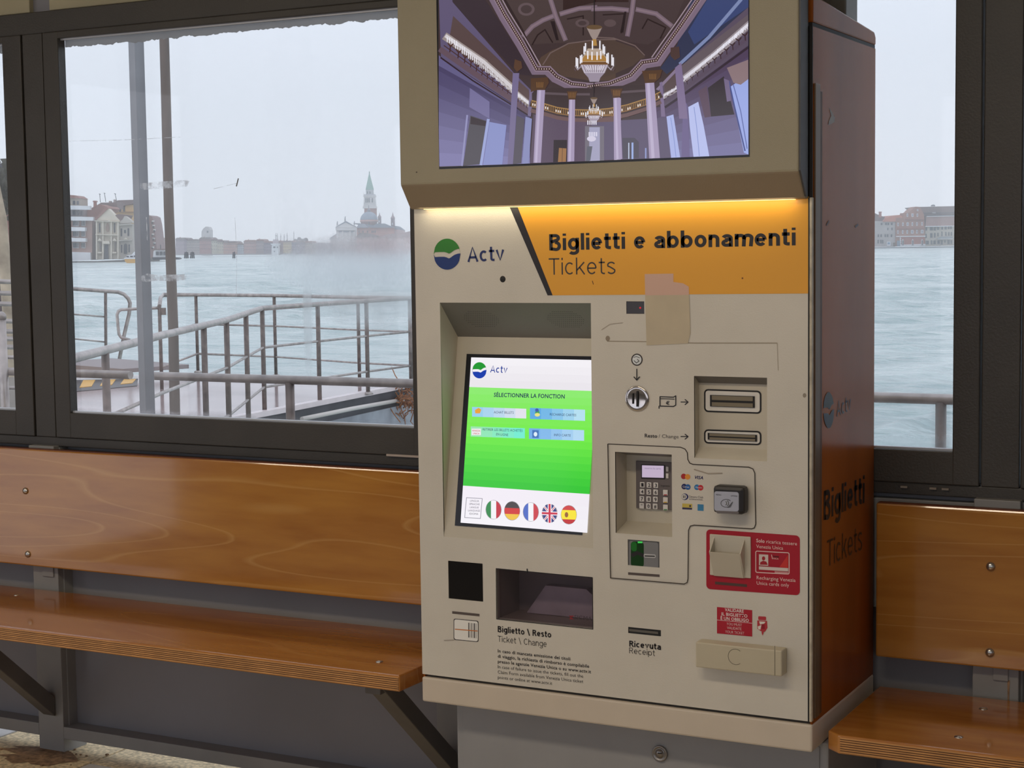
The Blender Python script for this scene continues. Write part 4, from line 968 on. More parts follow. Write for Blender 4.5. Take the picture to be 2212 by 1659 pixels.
# left wall with lit cornice of candle brackets
for k in range(8):
    t0, t1 = k/8, (k+1)/8
    c = lerp((66, 58, 92), (126, 122, 168), (t0+t1)/2)
    yl = lambda t: 540+(1570-540)*t
    xr = lambda t: 540+(940-540)*min(1, t*1.4)
    add(A((80, yl(t0)), (940, 1080+(1545-1080)*t0), (940, 1080+(1545-1080)*t1), (80, yl(t1))), c)
add(A((80, -60), (200, -60), (210, 20), (790, 690), (960, 860), (940, 1080), (100, 540)), (92, 82, 112))
add(A((80, 520), (100, 540), (930, 1090), (940, 1100), (80, 620)), (96, 90, 130))
add(A((215, 150), (780, 690), (770, 860), (170, 420), (190, 300)), (84, 66, 66)); add(A((830, 760), (930, 850), (940, 1000), (820, 920)), (88, 70, 70))
for P, w in ((A((150, 350), (500, 590), (790, 850)), 17), (A((820, 890), (950, 1000)), 13)): st(P, w, (150, 138, 136)); st([(x, y-2) for x, y in P], w*.45, (206, 200, 204))
st(A((100, 470), (400, 680), (760, 930), (930, 1060)), 12, (96, 76, 88)); st(A((100, 545), (400, 760), (760, 985), (920, 1085)), 3.2, (44, 26, 36)); st(A((130, 430), (420, 640), (780, 900)), 2.2, (70, 44, 44))
for k in range(12):
    t = k/11; x, y = 190+(780-190)*t**.85, 430+(890-430)*t**.85
    q = 1-.55*t
    st(A((x-22*q, y-20*q), (x, y+8*q), (x+26*q, y-14*q)), 2.6*q, (74, 42, 36)); st(A((x, y), (x-6, y+60*q)), 2.6*q, (64, 36, 36))
    for j in range(5): st(A((x-30*q+j*22*q, y-36*q+j*9*q), (x-30*q+j*22*q, y-78*q+j*9*q)), 1.9*q, (232, 230, 240))
for k in range(5):
    t = k/4; x, y = 830+110*t, 930+75*t; st(A((x, y), (x-3, y+30)), 1.6, (70, 40, 36)); st(A((x, y-12), (x, y-38)), 1.6, (228, 226, 236)); st(A((x+12, y-6), (x+12, y-34)), 1.2, (228, 226, 236))
# right wall, curtains
for k in range(8):
    t0, t1 = k/8, (k+1)/8
    add(B((600, 1000+(1500-1000)*t0), (1480, 400+(1470-400)*t0), (1480, 400+(1470-400)*t1), (600, 1000+(1500-1000)*t1)), lerp((74, 58, 84), (120, 118, 162), t0))
add(B((620, 860), (820, 640), (1480, 60), (1480, 420), (690, 1000), (620, 1000)), (86, 74, 92))
add(B((840, 620), (1480, 130), (1480, 280), (870, 760)), (96, 84, 92)); add(B((680, 790), (780, 690), (800, 850), (680, 930)), (84, 68, 70))
st(B((830, 600), (1100, 350), (1400, 0)), 7, (120, 132, 172)); st(B((600, 860), (830, 620)), 6, (130, 114, 138))
for P, w in ((B((870, 740), (1150, 520), (1480, 230)), 15), (B((670, 910), (800, 840)), 11)): st(P, w, (148, 138, 144)); st([(x, y-2) for x, y in P], w*.4, (208, 204, 214))
st(B((690, 1010), (850, 900), (1480, 440)), 5, (46, 32, 46)); st(B((680, 960), (880, 830), (1480, 350)), 7, (84, 70, 88))
for k in range(12):
    t = k/11; x, y = 850+(1440-850)*t**1.1, 800+(330-800)*t**1.1; q = .5+.5*t
    st(B((x-26*q, y-10*q), (x, y+8*q), (x+24*q, y-22*q)), 2.6*q, (54, 32, 36)); st(B((x, y), (x+4, y+50*q)), 2.4*q, (56, 36, 44))
    for j in range(5): st(B((x-34*q+j*18*q, y-22*q-j*12*q), (x-34*q+j*18*q, y-58*q-j*12*q)), 1.8*q, (232, 230, 242))
for k in range(4):
    x, y = 675+k*38, 950-k*30; st(B((x-6, y-6), (x+12, y-14)), 1.8, (60, 36, 40)); st(B((x, y-22), (x, y-48)), 1.6, (228, 224, 236))
add(B((1090, 830), (1240, 720), (1340, 1080), (1120, 1100)), (44, 34, 42)); add(B((1000, 860), (1080, 810), (1120, 1100), (1060, 1110)), (86, 66, 84))
for P, c in ((B((700, 1100), (765, 1080), (830, 1490), (745, 1490)), (166, 176, 224)), (B((905, 1010), (1000, 960), (1050, 1180), (1105, 1480), (955, 1480), (920, 1200)), (178, 186, 230)), (B((1300, 820), (1480, 700), (1480, 1460), (1430, 1440), (1370, 1150)), (150, 164, 222))): add(P, c)
st(B((1290, 770), (1340, 1000), (1440, 1420)), 3, (60, 70, 130)); st(B((1330, 800), (1400, 1050), (1460, 1400)), 2, (88, 100, 160)); add(B((1270, 640), (1480, 560), (1480, 740), (1400, 800), (1330, 780)), (134, 112, 116)); st(B((960, 1010), (985, 1200), (1010, 1470)), 1.5, (130, 144, 200)); st(B((740, 1110), (770, 1300), (790, 1480)), 1.5, (130, 144, 200))
add(B((1240, 740), (1290, 760), (1310, 950), (1270, 960)), (110, 96, 128)); add(B((860, 920), (900, 1000), (920, 1490), (840, 1490)), (104, 92, 134)); add(B((780, 640), (840, 590), (900, 1120), (820, 1120)), (122, 106, 140)); add(B((635, 780), (660, 770), (690, 1100), (650, 1100)), (118, 102, 134))
# left wall openings
add(A((375, 830), (560, 960), (560, 1120), (370, 1010)), (112, 106, 148)); add(A((380, 1090), (530, 1140), (470, 1550), (310, 1565)), (72, 68, 76)); add(A((385, 1100), (528, 1145), (520, 1190), (380, 1170)), (44, 30, 38)); st(A((350, 1090), (300, 1560)), 4, (140, 138, 180)); st(A((548, 1130), (480, 1550)), 6, (150, 160, 208))
add(A((815, 1090), (890, 1120), (860, 1540), (780, 1550)), (78, 72, 84)); add(A((780, 690), (840, 690), (780, 1550), (730, 1550)), (112, 102, 138)); add(A((940, 850), (975, 860), (950, 1100), (920, 1090)), (112, 100, 132))
add(A((560, 1150), (720, 1180), (680, 1550), (500, 1555)), (132, 140, 192)); add(A((900, 1100), (960, 1120), (930, 1540), (870, 1545)), (130, 134, 180))
# back wall below the balcony, doors, mirror
add(A((975, 1080), (1746, 1150), (1746, 1510), (945, 1540)), (84, 68, 88)); add(B((-5, 1150), (700, 1110), (740, 1490), (-5, 1510)), (88, 78, 104))
add(A((960, 880), (1010, 830), (1746, 830), (1746, 1010), (1090, 1010), (960, 1060)), (56, 42, 44)); add(B((-5, 820), (500, 800), (640, 860), (640, 1010), (280, 1030), (-5, 1020)), (56, 42, 44))
st(A((1080, 880), (1300, 890), (1500, 890)), 5, (88, 74, 80)); st(B((270, 870), (500, 855)), 5, (88, 74, 80))
add(A((1165, 1320), (1290, 1320), (1290, 1525), (1160, 1530)), (40, 28, 34)); add(A((1215, 1395), (1285, 1400), (1280, 1525), (1205, 1528)), (150, 108, 66)); st(A((1248, 1400), (1244, 1525)), 1.2, (96, 66, 44))
add(A((1460, 1190), (1640, 1190), (1640, 1515), (1460, 1520)), (110, 104, 116)); add(A((1500, 1200), (1600, 1200), (1600, 1515), (1500, 1518)), (158, 156, 184)); add(A((1480, 1380), (1530, 1380), (1510, 1515), (1470, 1518)), (90, 92, 104))
add(B((285, 1300), (400, 1300), (440, 1340), (440, 1490), (290, 1495)), (72, 68, 82)); st(B((345, 1350), (345, 1495)), 2.4, (180, 190, 214)); st(B((380, 1350), (380, 1495)), 4, (150, 170, 220)); st(B((505, 1400), (505, 1490)), 3, (140, 150, 200))
# balcony
BL = A((960, 1010), (1080, 1040), (1200, 1075), (1330, 1095), (1560, 1100), (1746, 1095)); BR = B((-5, 1100), (160, 1085), (330, 1050), (520, 990), (640, 930))
for P in (BL, BR):
    st([(x, y+8) for x, y in P], 8, (104, 78, 78)); st([(x, y-7) for x, y in P], 13, (62, 44, 36))
    for (xa, ya), (xb, yb) in zip(P, P[1:]):
        n = int(abs(xb-xa)/4)
        for k in range(n):
            x, y = xa+(xb-xa)*k/n, ya+(yb-ya)*k/n; add([(x-.8, y-13), (x+.8, y-13), (x+.8, y-2), (x-.8, y-2)], (150, 112, 62))
            if k % 5 < 2: add([(x+1, y-8), (x+3, y-8), (x+3, y-3), (x+1, y-3)], (230, 224, 226))
    st([(x, y-14) for x, y in P], 2.2, (160, 122, 70)); st([(x, y-1) for x, y in P], 2, (140, 104, 66))
# columns with dark gilt capitals
for P, cap in ((A((1010, 850), (1085, 850), (1045, 1535), (975, 1535)), A((950, 740), (1110, 730), (1120, 780), (1080, 850), (1000, 850), (950, 870))), (A((1310, 940), (1368, 940), (1360, 1520), (1295, 1525)), A((1290, 860), (1390, 860), (1370, 940), (1305, 940))),
    (A((1730, 925), (1800, 925), (1800, 1505), (1735, 1510)), A((1700, 840), (1800, 840), (1790, 925), (1725, 925))),
    (B((200, 925), (262, 920), (285, 1500), (215, 1505)), B((175, 840), (290, 835), (262, 920), (200, 925))), (B((500, 785), (585, 775), (640, 1490), (540, 1495)), B((470, 670), (660, 660), (640, 730), (585, 780), (500, 785)))):
    add(P, (160, 146, 176)); mx_ = [(P[0][0]*.8+P[1][0]*.2, P[0][1]), (P[0][0]*.5+P[1][0]*.5, P[1][1]), (P[3][0]*.5+P[2][0]*.5, P[2][1]), (P[3][0]*.8+P[2][0]*.2, P[3][1])]; add(mx_, (182, 170, 198)); add(cap, (78, 52, 34))
    cx_ = sum(p[0] for p in cap)/len(cap); cy_ = sum(p[1] for p in cap)/len(cap)
    for j in range(-2, 3): st([(cx_+j*3.4, cy_-6), (cx_+j*3, cy_+5)], 1.3, (132, 92, 48))
add(A((800, 560), (860, 580), (870, 640), (820, 680), (790, 640)), (84, 58, 44)); add(B((740, 450), (820, 440), (830, 540), (780, 570), (740, 530)), (72, 52, 50))
# far chandelier, then the near one
def chand(cx, cy, s):
    st([(cx, cy-60*s), (cx, cy-30*s)], 1.4*s+.6, (24, 16, 18))
    add([(cx-17*s, cy-34*s), (cx+17*s, cy-34*s), (cx+8*s, cy-15*s), (cx+3*s, cy-7*s), (cx-3*s, cy-7*s), (cx-8*s, cy-15*s)], (150, 134, 128)); add(ell(cx, cy-34*s, 17*s, 5*s, 16), (96, 74, 52))
    add([(cx-4*s, cy-8*s), (cx+4*s, cy-8*s), (cx+6*s, cy+6*s), (cx-6*s, cy+6*s)], (170, 130, 70))
    add([(cx-14*s, cy+12*s), (cx+14*s, cy+12*s), (cx+26*s, cy+32*s), (cx+32*s, cy+44*s), (cx-32*s, cy+44*s), (cx-26*s, cy+32*s)], (176, 158, 142)); add([(cx-21*s, cy+27*s), (cx+21*s, cy+27*s), (cx+29*s, cy+40*s), (cx-29*s, cy+40*s)], (166, 122, 62))
    add([(cx-33*s, cy+41*s), (cx+33*s, cy+41*s), (cx+30*s, cy+47*s), (cx-30*s, cy+47*s)], (110, 74, 40)); add([(cx-30*s, cy+47*s), (cx+30*s, cy+47*s), (cx+22*s, cy+65*s), (cx-22*s, cy+65*s)], (186, 176, 190))
    add([(cx-22*s, cy+65*s), (cx+22*s, cy+65*s), (cx+13*s, cy+75*s), (cx+10*s, cy+84*s), (cx-10*s, cy+84*s), (cx-13*s, cy+75*s)], (150, 138, 154))
    for j in range(-4, 5): st([(cx+j*6*s, cy+48*s), (cx+j*4.4*s, cy+63*s)], 1.2*s, (108, 92, 104))
    for j in range(-4, 5): st([(cx+j*5*s+2*s, cy+50*s), (cx+j*4*s+2*s, cy+58*s)], 1.*s, (236, 232, 240))
    for dx, y0, y1 in ((-19, 1, 18), (-4, -4, 14), (12, -4, 14), (19, 4, 22), (-22, 8, 24), (-14, 18, 34), (-5, 20, 36), (6, 20, 36), (14, 18, 34), (22, 8, 24), (-30, 28, 44), (30, 22, 44), (-39, 32, 50), (-36, 34, 54), (38, 26, 48), (41, 32, 50), (-27, 26, 42), (27, 24, 42)):
        st([(cx+dx*s, cy+y0*s), (cx+dx*s, cy+y1*s)], 2.6*s, (236, 234, 242))
    for sg in (-1, 1): st([(cx+sg*41*s, cy+50*s), (cx+sg*36*s, cy+58*s), (cx+sg*28*s, cy+50*s)], 2.4*s, (150, 140, 150)); st([(cx+sg*43*s, cy+56*s), (cx+sg*40*s, cy+60*s)], 2*s, (90, 74, 80))
chand(1284, 228, .46); chand(1285, 93, 1.0)
st([(1285, -60), (1285, 40)], 2.2, (22, 14, 16)); st([(1284.5, 178), (1284.5, 200)], 2, (30, 20, 24))
for j in range(-2, 3): st([(1282+j*4, 286), (1282+j*4, 294)], 2, (226, 222, 238)); st([(1280+j*4.4, 261), (1280+j*4.4, 269)], 2.2, (230, 228, 240))
add(ell(1279, 300, 10, 6, 12), (206, 200, 220))
pane = box('display_screen', W(946, 200, 1, -.0552).x, W(1619, 200, 1, -.0552).x, -.0556, -.054, W(1285, 352, 1, -.0552).z, 2.0, mat('display_black', (10, 12, 22), .2), tm)
corners = [W(947, 365, 1, -.0556), W(1617.5, 337, 1, -.0556)]
DS = Surf((0, -.0557, 0), (0, -1, 0))
# keep the picture inside the screen area
def clip(poly, xmin, xmax, zmin, zmax):
    P = [DS(*q) for q in poly]; P = [(p.x, p.z) for p in P]
    for ax, v, keep in ((0, xmin, 1), (0, xmax, -1), (1, zmin, 1), (1, zmax, -1)):
        out = []
        for i in range(len(P)):
            a, b = P[i], P[(i+1) % len(P)]; ia, ib = (a[ax]-v)*keep >= 0, (b[ax]-v)*keep >= 0
            if ia: out.append(a)
            if ia != ib:
                t = (v-a[ax])/(b[ax]-a[ax]); out.append((a[0]+(b[0]-a[0])*t, a[1]+(b[1]-a[1])*t))
        P = out
        if not P: return None
    return [(x, DS.p.y, z) for x, z in P]
zl = (corners[0].z+corners[1].z)/2
out = []
for poly, m_ in it:
    q = clip(poly, corners[0].x+.003, corners[1].x, zl+.003, 1.985)
    if q and len(q) > 2: out.append((q, m_))
decal('hall_picture', DS, out, pane, .00002, .000003)

# ================================================================== OUTSIDE
WZ, DZ, RZ = -.58, -.17, .83      # water, landing deck, handrail heights
def water_mat():
    m, t, b = mk('lagoon_water')
    b.inputs['Roughness'].default_value = .18; b.inputs['IOR'].default_value = 1.33
    co = t.nodes.new('ShaderNodeTexCoord'); mp = t.nodes.new('ShaderNodeMapping'); mp.inputs['Rotation'].default_value = (0, 0, math.radians(-24)); mp.inputs['Scale'].default_value = (.55, 1.25, 1)
    t.links.new(co.outputs['Object'], mp.inputs[0])
    h = None
    for s_, w_ in ((.55, 1.), (1.6, .5), (4.5, .22), (.12, 1.4)):
        n = t.nodes.new('ShaderNodeTexNoise'); n.inputs['Scale'].default_value = s_; n.inputs['Detail'].default_value = 3; n.inputs['Distortion'].default_value = .6
        t.links.new(mp.outputs[0], n.inputs['Vector']); v = _math(t, 'MULTIPLY', n.outputs[0], w_); h = v if h is None else _math(t, 'ADD', h, v)
    bp = t.nodes.new('ShaderNodeBump'); bp.inputs['Strength'].default_value = .9; bp.inputs['Distance'].default_value = .42
    t.links.new(h, bp.inputs['Height']); t.links.new(bp.outputs[0], b.inputs['Normal'])
    mr = t.nodes.new('ShaderNodeMapRange'); mr.inputs[1].default_value = 1.25; mr.inputs[2].default_value = 1.85; t.links.new(h, mr.inputs[0])
    mx = t.nodes.new('ShaderNodeMix'); mx.data_type = 'RGBA'; mx.inputs[6].default_value = (*srgb(154, 176, 174), 1); mx.inputs[7].default_value = (*srgb(208, 219, 215), 1)
    t.links.new(mr.outputs[0], mx.inputs[0]); t.links.new(mx.outputs[2], b.inputs['Base Color'])
    return m
import numpy as np
M_WATER = water_mat()
def wavy_water():
    """real chop: a fan of small faces from 9 m to 420 m out, displaced by many short wave trains"""
    rng = np.random.default_rng(5)
    R_ = 9*np.exp(np.linspace(0, math.log(430/9), 560)); az = np.radians(np.linspace(-52, -4, 760)); az_ = az
    rr, aa = np.meshgrid(R_, az_, indexing='ij'); x = CAM.x+rr*np.sin(aa); y = CAM.y+rr*np.cos(aa)
    z = np.zeros_like(x)
    for k in range(46):
        L = .55*(1.07**k) if k < 30 else 3.5+.6*(k-30); th = math.radians(-35)+rng.normal(0, .55); kx, ky = math.cos(th)*2*PI/L, math.sin(th)*2*PI/L
        A_ = .0105*L**.55
        # leave out wave trains finer than the faces can carry
        fade = np.clip(L/(rr*.0066*3.0)-.6, 0, 1); ph = rng.uniform(0, 6.28)
        w = np.sin(kx*x+ky*y+ph+.6*np.sin(.21*x+.13*y+ph)); z += A_*fade*(1-2*np.abs(w)**.9 if k % 2 else w)
    z *= (.55+.45*np.sin(.05*x+.09*y)*np.sin(.11*x-.04*y+1))
    z *= np.clip((y-1.5)/3, 0, 1)*np.clip((rr[-1, 0]-rr)/60, 0, 1)
    co = np.stack([x, y, WZ+z], -1).reshape(-1, 3).astype(np.float32); n, m_ = x.shape
    i = (np.arange(n-1)[:, None]*m_+np.arange(m_-1)[None]).ravel()
    q = np.stack([i, i+m_, i+m_+1, i+1], -1)
    keep = (y.ravel()[i] > 1.6); q = q[keep]; nf = len(q)
    me = bpy.data.meshes.new('water'); me.vertices.add(len(co)); me.vertices.foreach_set('co', co.ravel()); me.loops.add(nf*4); me.loops.foreach_set('vertex_index', q.ravel().astype(np.int32))
    me.polygons.add(nf); me.polygons.foreach_set('loop_start', np.arange(nf, dtype=np.int32)*4); me.polygons.foreach_set('loop_total', np.full(nf, 4, np.int32)); me.update(); me.validate()
    me.polygons.foreach_set('use_smooth', np.ones(len(me.polygons), bool))
    o = bpy.data.objects.new('water_chop', me); _link(o, wt); return o
wt = mesh('water', [(-2600, 1.4, WZ-.16), (1400, 1.4, WZ-.16), (1400, 2600, WZ-.16), (-2600, 2600, WZ-.16)], [(0, 1, 2, 3)], M_WATER)
tag(wt, 'choppy pale blue-green lagoon water stretching to the far shore', 'water', kind='stuff')
wc = wavy_water(); wc.data.materials.append(M_WATER); wc['kind'] = 'stuff'

# haze over the lagoon
hz = bmesh.new(); bmbox(hz, -1900, 900, 60, 2300, WZ-.5, 260)
M_HZ = bpy.data.materials.new('winter_haze'); M_HZ.use_nodes = True; t_ = M_HZ.node_tree; t_.nodes.clear()
o_ = t_.nodes.new('ShaderNodeOutputMaterial'); v_ = t_.nodes.new('ShaderNodeVolumeScatter'); v_.inputs['Density'].default_value = .0005; v_.inputs['Color'].default_value = (1, 1, 1, 1); v_.inputs['Anisotropy'].default_value = .1
t_.links.new(v_.outputs[0], o_.inputs['Volume'])
haze = frombm('haze', hz, M_HZ); tag(haze, 'thin winter haze paling the far shore', 'haze', kind='stuff')

# ---- landing deck, its hull and railings
M_DECK = mat('wet_deck', (176, 156, 154), .12, var=.25, scale=2.2, bump=.15, bscale=9, stretch=(.5, 1.6, 1))
M_HULL = mat('dark_hull', (74, 74, 78), .6, var=.5, scale=3)
M_HULL2 = mat('salt_stained_hull', (158, 162, 168), .7, var=.5, scale=2.2)
M_WEDGE = mat('pale_deck_edge', (232, 218, 216), .3, var=.1)
D = lambda px, py: W(px, py, 2, DZ)
pts = [D(40, 806), D(344, 811), D(888, 829), D(590, 890), D(492, 908), D(40, 925)]
deck = thing('landing_deck', tuple(pts[3]), 'wet pinkish landing deck floating beyond the wide window', 'deck')
prism('deck_plate', [tuple(p) for p in pts], (0, 0, -.06), M_DECK, deck)
def off(p, dz): return (p.x, p.y, p.z+dz)
e0, e1, e2 = D(492, 908), D(590, 890), D(888, 831)
nrm = Vector((0, 0, 1)).cross((e2-e1).normalized()).normalized()
if nrm.dot(CAM-e1) < 0: nrm = -nrm
for a, b in ((e0, e1), (e1, e2)):
    mesh('edge_kerb', [a+nrm*.05+Vector((0, 0, .03)), b+nrm*.05+Vector((0, 0, .03)), b-nrm*.05+Vector((0, 0, .03)), a-nrm*.05+Vector((0, 0, .03)), a+nrm*.05-Vector((0, 0, .02)), b+nrm*.05-Vector((0, 0, .02))], [(0, 1, 2, 3), (0, 4, 5, 1)], M_WEDGE, deck)
    prism('hull_side', [a+nrm*.03, b+nrm*.03, b+nrm*.03+Vector((0, 0, -.2)), a+nrm*.03+Vector((0, 0, -.2))], -nrm*.1, M_HULL, deck)
    prism('hull_side', [a+nrm*.05+Vector((0, 0, -.2)), b+nrm*.05+Vector((0, 0, -.2)), b+nrm*.05+Vector((0, 0, -.48)), a+nrm*.05+Vector((0, 0, -.48))], -nrm*.1, M_HULL2, deck)
tube('fender_pipe', [W(652, 905, 1, (e1.y+.3)), W(760, 883, 1, e1.y+1.3), W(876, 862, 1, e2.y-.2)], .022, mat('pale_pipe', (214, 206, 198), .5), deck)
bm = bmesh.new(); c0 = W(878, 862, 1, e2.y-.4)
for k in range(70):
    p = c0+Vector((random.gauss(0, .05), random.gauss(0, .1), random.gauss(0, .07))); q = p+Vector((random.gauss(0, .09), random.gauss(0, .05), random.gauss(-.02, .1)))
    bmtube(bm, [p, (p+q)/2+Vector((random.gauss(0, .03), 0, random.gauss(0, .03))), q], .007, 4)
wd_ = frombm('snagged_weed', bm, mat('rusty_weed', (170, 112, 72), .8, var=.3)); tag(wd_, 'rusty orange tangle of weed snagged at the corner of the landing deck', 'weed', kind='stuff')

def RP(px, py, z=RZ): return W(px, py, 2, z)
def along(pts, px):
    """point on a polyline (world) that projects to column px"""
    best = None
    for a, b in zip(pts, pts[1:]):
        for k in range(601):
            p = a+(b-a)*k/600; d = p-CAM; x = 1106+FPX*d.dot(CR)/d.dot(CF)
            if best is None or abs(x-px) < best[0]: best = (abs(x-px), p)
    return best[1]
def lower(p, z): return Vector((p.x, p.y, z))
# far railing
far = [RP(344, 650), RP(347, 640), RP(353, 637), RP(423, 637), RP(592, 638.5), RP(773, 642.5), RP(886, 644)]
for p in far: p.z = RZ
far[0].z = RZ-.06; far[1].z = RZ-.015
r1 = thing('railing', tuple(lower(far[3], DZ)), 'tubular railing along the far edge of the landing deck', 'railing')
tube('top_rail', far, .023, M_STEEL, r1)
tube('end_post', [lower(far[0], RZ-.05), lower(far[0], DZ)], .021, M_STEELD, r1)
for px in (423, 592, 773): p = along(far, px); tube('post', [lower(p, RZ-.015), lower(p, DZ)], .021, M_STEELD, r1); lathe('post_foot', lower(p, DZ), ((.05, 0), (.05, .015), (.03, .03)), M_STEEL, r1, 12)
for z in (.455, .075): tube('mid_rail', [lower(far[0], z), lower(far[3], z), lower(far[4], z), lower(far[5], z), lower(far[6], z)], .011, M_STEEL, r1, 8)
# gangway railing
gw = [RP(100, 789), RP(163, 773), RP(295, 739), RP(346, 725), RP(488, 692), RP(565, 666), RP(690, 657), RP(792, 650), RP(886, 644)]
for p in gw: p.z = RZ
r2 = thing('railing', tuple(lower(gw[5], DZ)), 'bent tubular railing running from the left toward the deck corner', 'railing')
tube('top_rail', gw, .025, M_STEEL, r2)
for px in (227, 440, 489, 531, 566, 686, 791, 885):
    p = along(gw, px); tube('post', [lower(p, RZ-.015), lower(p, DZ)], .023, M_STEELD, r2)
    if px > 600: lathe('post_foot', lower(p, DZ), ((.055, 0), (.055, .015), (.03, .03)), M_STEEL, r2, 12)
for z in (.455, .075): tube('mid_rail', [lower(along(gw, x), z) for x in (240, 346, 440, 489, 531, 566, 686, 791, 885)], .0125, M_STEEL, r2, 8)
# left railing with a drooping curved end
def LP(px, py, d):
    q = ray(px, py); h = math.hypot(q.x, q.y); return CAM+q*(d/h)
dl = 25.
lf = [LP(40, 621, dl), LP(159, 624, dl), LP(255, 631, dl), LP(268, 636, dl), LP(277, 645, dl), LP(281, 655, dl), LP(279, 678, dl), LP(268, 725, dl), LP(254, 796, dl)]
r3 = thing('railing', tuple(lower(lf[2], DZ)), 'short tubular railing with a drooping rounded end, left of the grey column', 'railing')
tube('top_rail', lf, .028, M_STEEL, r3)
p = LP(228, 628, dl); tube('post', [p, LP(229, 804, dl)], .022, M_STEELD, r3)
tube('post', [LP(120, 626, dl), LP(124, 800, dl)], .022, M_STEELD, r3)
tube('mid_rail', [LP(60, 676, dl), LP(161, 679, dl), LP(228, 684.5, dl)], .012, M_STEEL, r3, 8); tube('mid_rail', [LP(60, 728, dl), LP(161, 732, dl), LP(229, 739, dl)], .012, M_STEEL, r3, 8)
dg = math.hypot(far[0].x-CAM.x, far[0].y-CAM.y)
gt = [LP(344, 665, dg), LP(296, 667, dg), LP(262, 669, dg), LP(256, 672, dg), LP(253, 680, dg), LP(255, 705, dg), LP(257, 722, dg), LP(262, 729, dg), LP(281, 735, dg)]
g_ = thing('gate_loop', tuple(gt[3]), 'small tubular gate loop hanging between the two railings', 'gate'); tube('loop', gt, .017, M_STEEL, g_, 8)
prism('hinge_plate', [gt[0], gt[0]+Vector((.08, 0, 0)), gt[0]+Vector((.08, 0, -.08)), gt[0]+Vector((0, 0, -.08))], (0, .02, 0), M_STEELD, g_)
# near rail on our own platform, interrupted by the grey column
sg = box('landing_stage', -9, 4.2, 1.4, 4.6, -.30, DZ-.001, mat('stage_steel', (120, 112, 108), .4, var=.3)); tag(sg, 'low steel landing stage just outside the waiting room windows', 'platform')
n0, n1, n2, n3 = RP(140, 819), RP(298, 826), RP(327, 813), RP(893, 828.5)
yn = n3.y
nr = thing('railing', (n3.x, yn, DZ), 'thick near handrail crossing low behind the windows', 'railing')
cx_ = along([Vector((-9, yn, RZ)), Vector((3, yn, RZ))], 298)
xr_ = along([Vector((-9, yn, RZ)), Vector((3, yn, RZ))], 326)
tube('top_rail', [(-8.6, yn, RZ), (cx_.x-.05, yn, RZ)], .0185, M_STEEL, nr, 14)
tube('top_rail', [(xr_.x, yn, RZ), (4.1, yn, RZ)], .0185, M_STEEL, nr, 14); 
xp = along([Vector((-9, yn, RZ)), Vector((3, yn, RZ))], 627).x; xq = along([Vector((-2, yn, RZ)), Vector((4, yn, RZ))], 2034).x
for x in (xp, xq, xp-(xq-xp), xq+(xq-xp)*.0+1.2):
    tube('post', [(x, yn, RZ-.01), (x, yn, DZ)], .019, M_STEELD, nr, 12)
# grey square column
c = along([Vector((-9, yn-.12, RZ)), Vector((3, yn-.12, RZ))], 316)
col = thing('column', (c.x, c.y, DZ), 'grey painted steel column standing outside, two faces showing', 'column')
w_ = .0235
bm = bmesh.new(); bmbox(bm, -w_, w_, -w_, w_, DZ, 3.6, .002)
bmesh.ops.rotate(bm, verts=bm.verts, cent=(0, 0, 0), matrix=Matrix.Rotation(math.radians(-15), 3, 'Z')); bmesh.ops.translate(bm, verts=bm.verts, vec=(c.x, c.y, 0))
frombm('shaft', bm, mat('column_grey', (140, 142, 146), .5, var=.15, scale=5), col)
box('base_plate', c.x-.08, c.x+.08, c.y-.08, c.y+.08, DZ-.001, DZ+.015, M_STEELD, col)
# weathered round pole
d_ = 12.6; pb_ = ray(376, 800); k_ = d_/math.hypot(pb_.x, pb_.y); pp = CAM+pb_*k_
pl = tube('wooden_pole', [(pp.x, pp.y, WZ-.3), (pp.x-.006, pp.y, 0), (pp.x+.004, pp.y, .8), (pp.x-.004, pp.y, 1.7), (pp.x, pp.y, 2.6), (pp.x, pp.y, 4.2)], .040, mat('weathered_wood', (112, 98, 88), .7, var=.4, scale=9, stretch=(1, 1, .15)), None, 14, .034)
tag(pl, 'slim weathered brown wooden pole rising from the water beside the grey column', 'pole')
# ramp and striped plate at the left
R1 = [D(60, 838), D(165, 836), D(296, 822), D(300, 826), D(165, 842), D(60, 846)]
rm = thing('ramp', tuple(D(180, 830)), 'gangway ramp with black and yellow warning stripes', 'ramp')
def slab(name, P, m, h=.04): return prism(name, [tuple(p+Vector((0, 0, .0))) for p in P], (0, 0, h), m, rm)
slab('ramp_lip', [D(60, 856), D(296, 834), D(298, 819), D(60, 824)], mat('black_rubber_lip', (56, 54, 56), .4), .006)
for k in range(5):
    x = 84+k*44
    slab('yellow_stripe', [D(x, 846-k*3.6), D(x+26, 843.5-k*3.6), D(x+34, 824.5-k*1.), D(x+8, 825-k*1.)], mat('warning_yellow', (232, 176, 70), .4), .012)
ra = [LP(90, 783, 21), LP(265, 797, 21)]
prism('ramp_beam', [ra[0], ra[1], ra[1]+Vector((0, 0, -.05)), ra[0]+Vector((0, 0, -.14))], (.3, .9, 0), mat('ramp_side', (150, 140, 138), .5), rm)

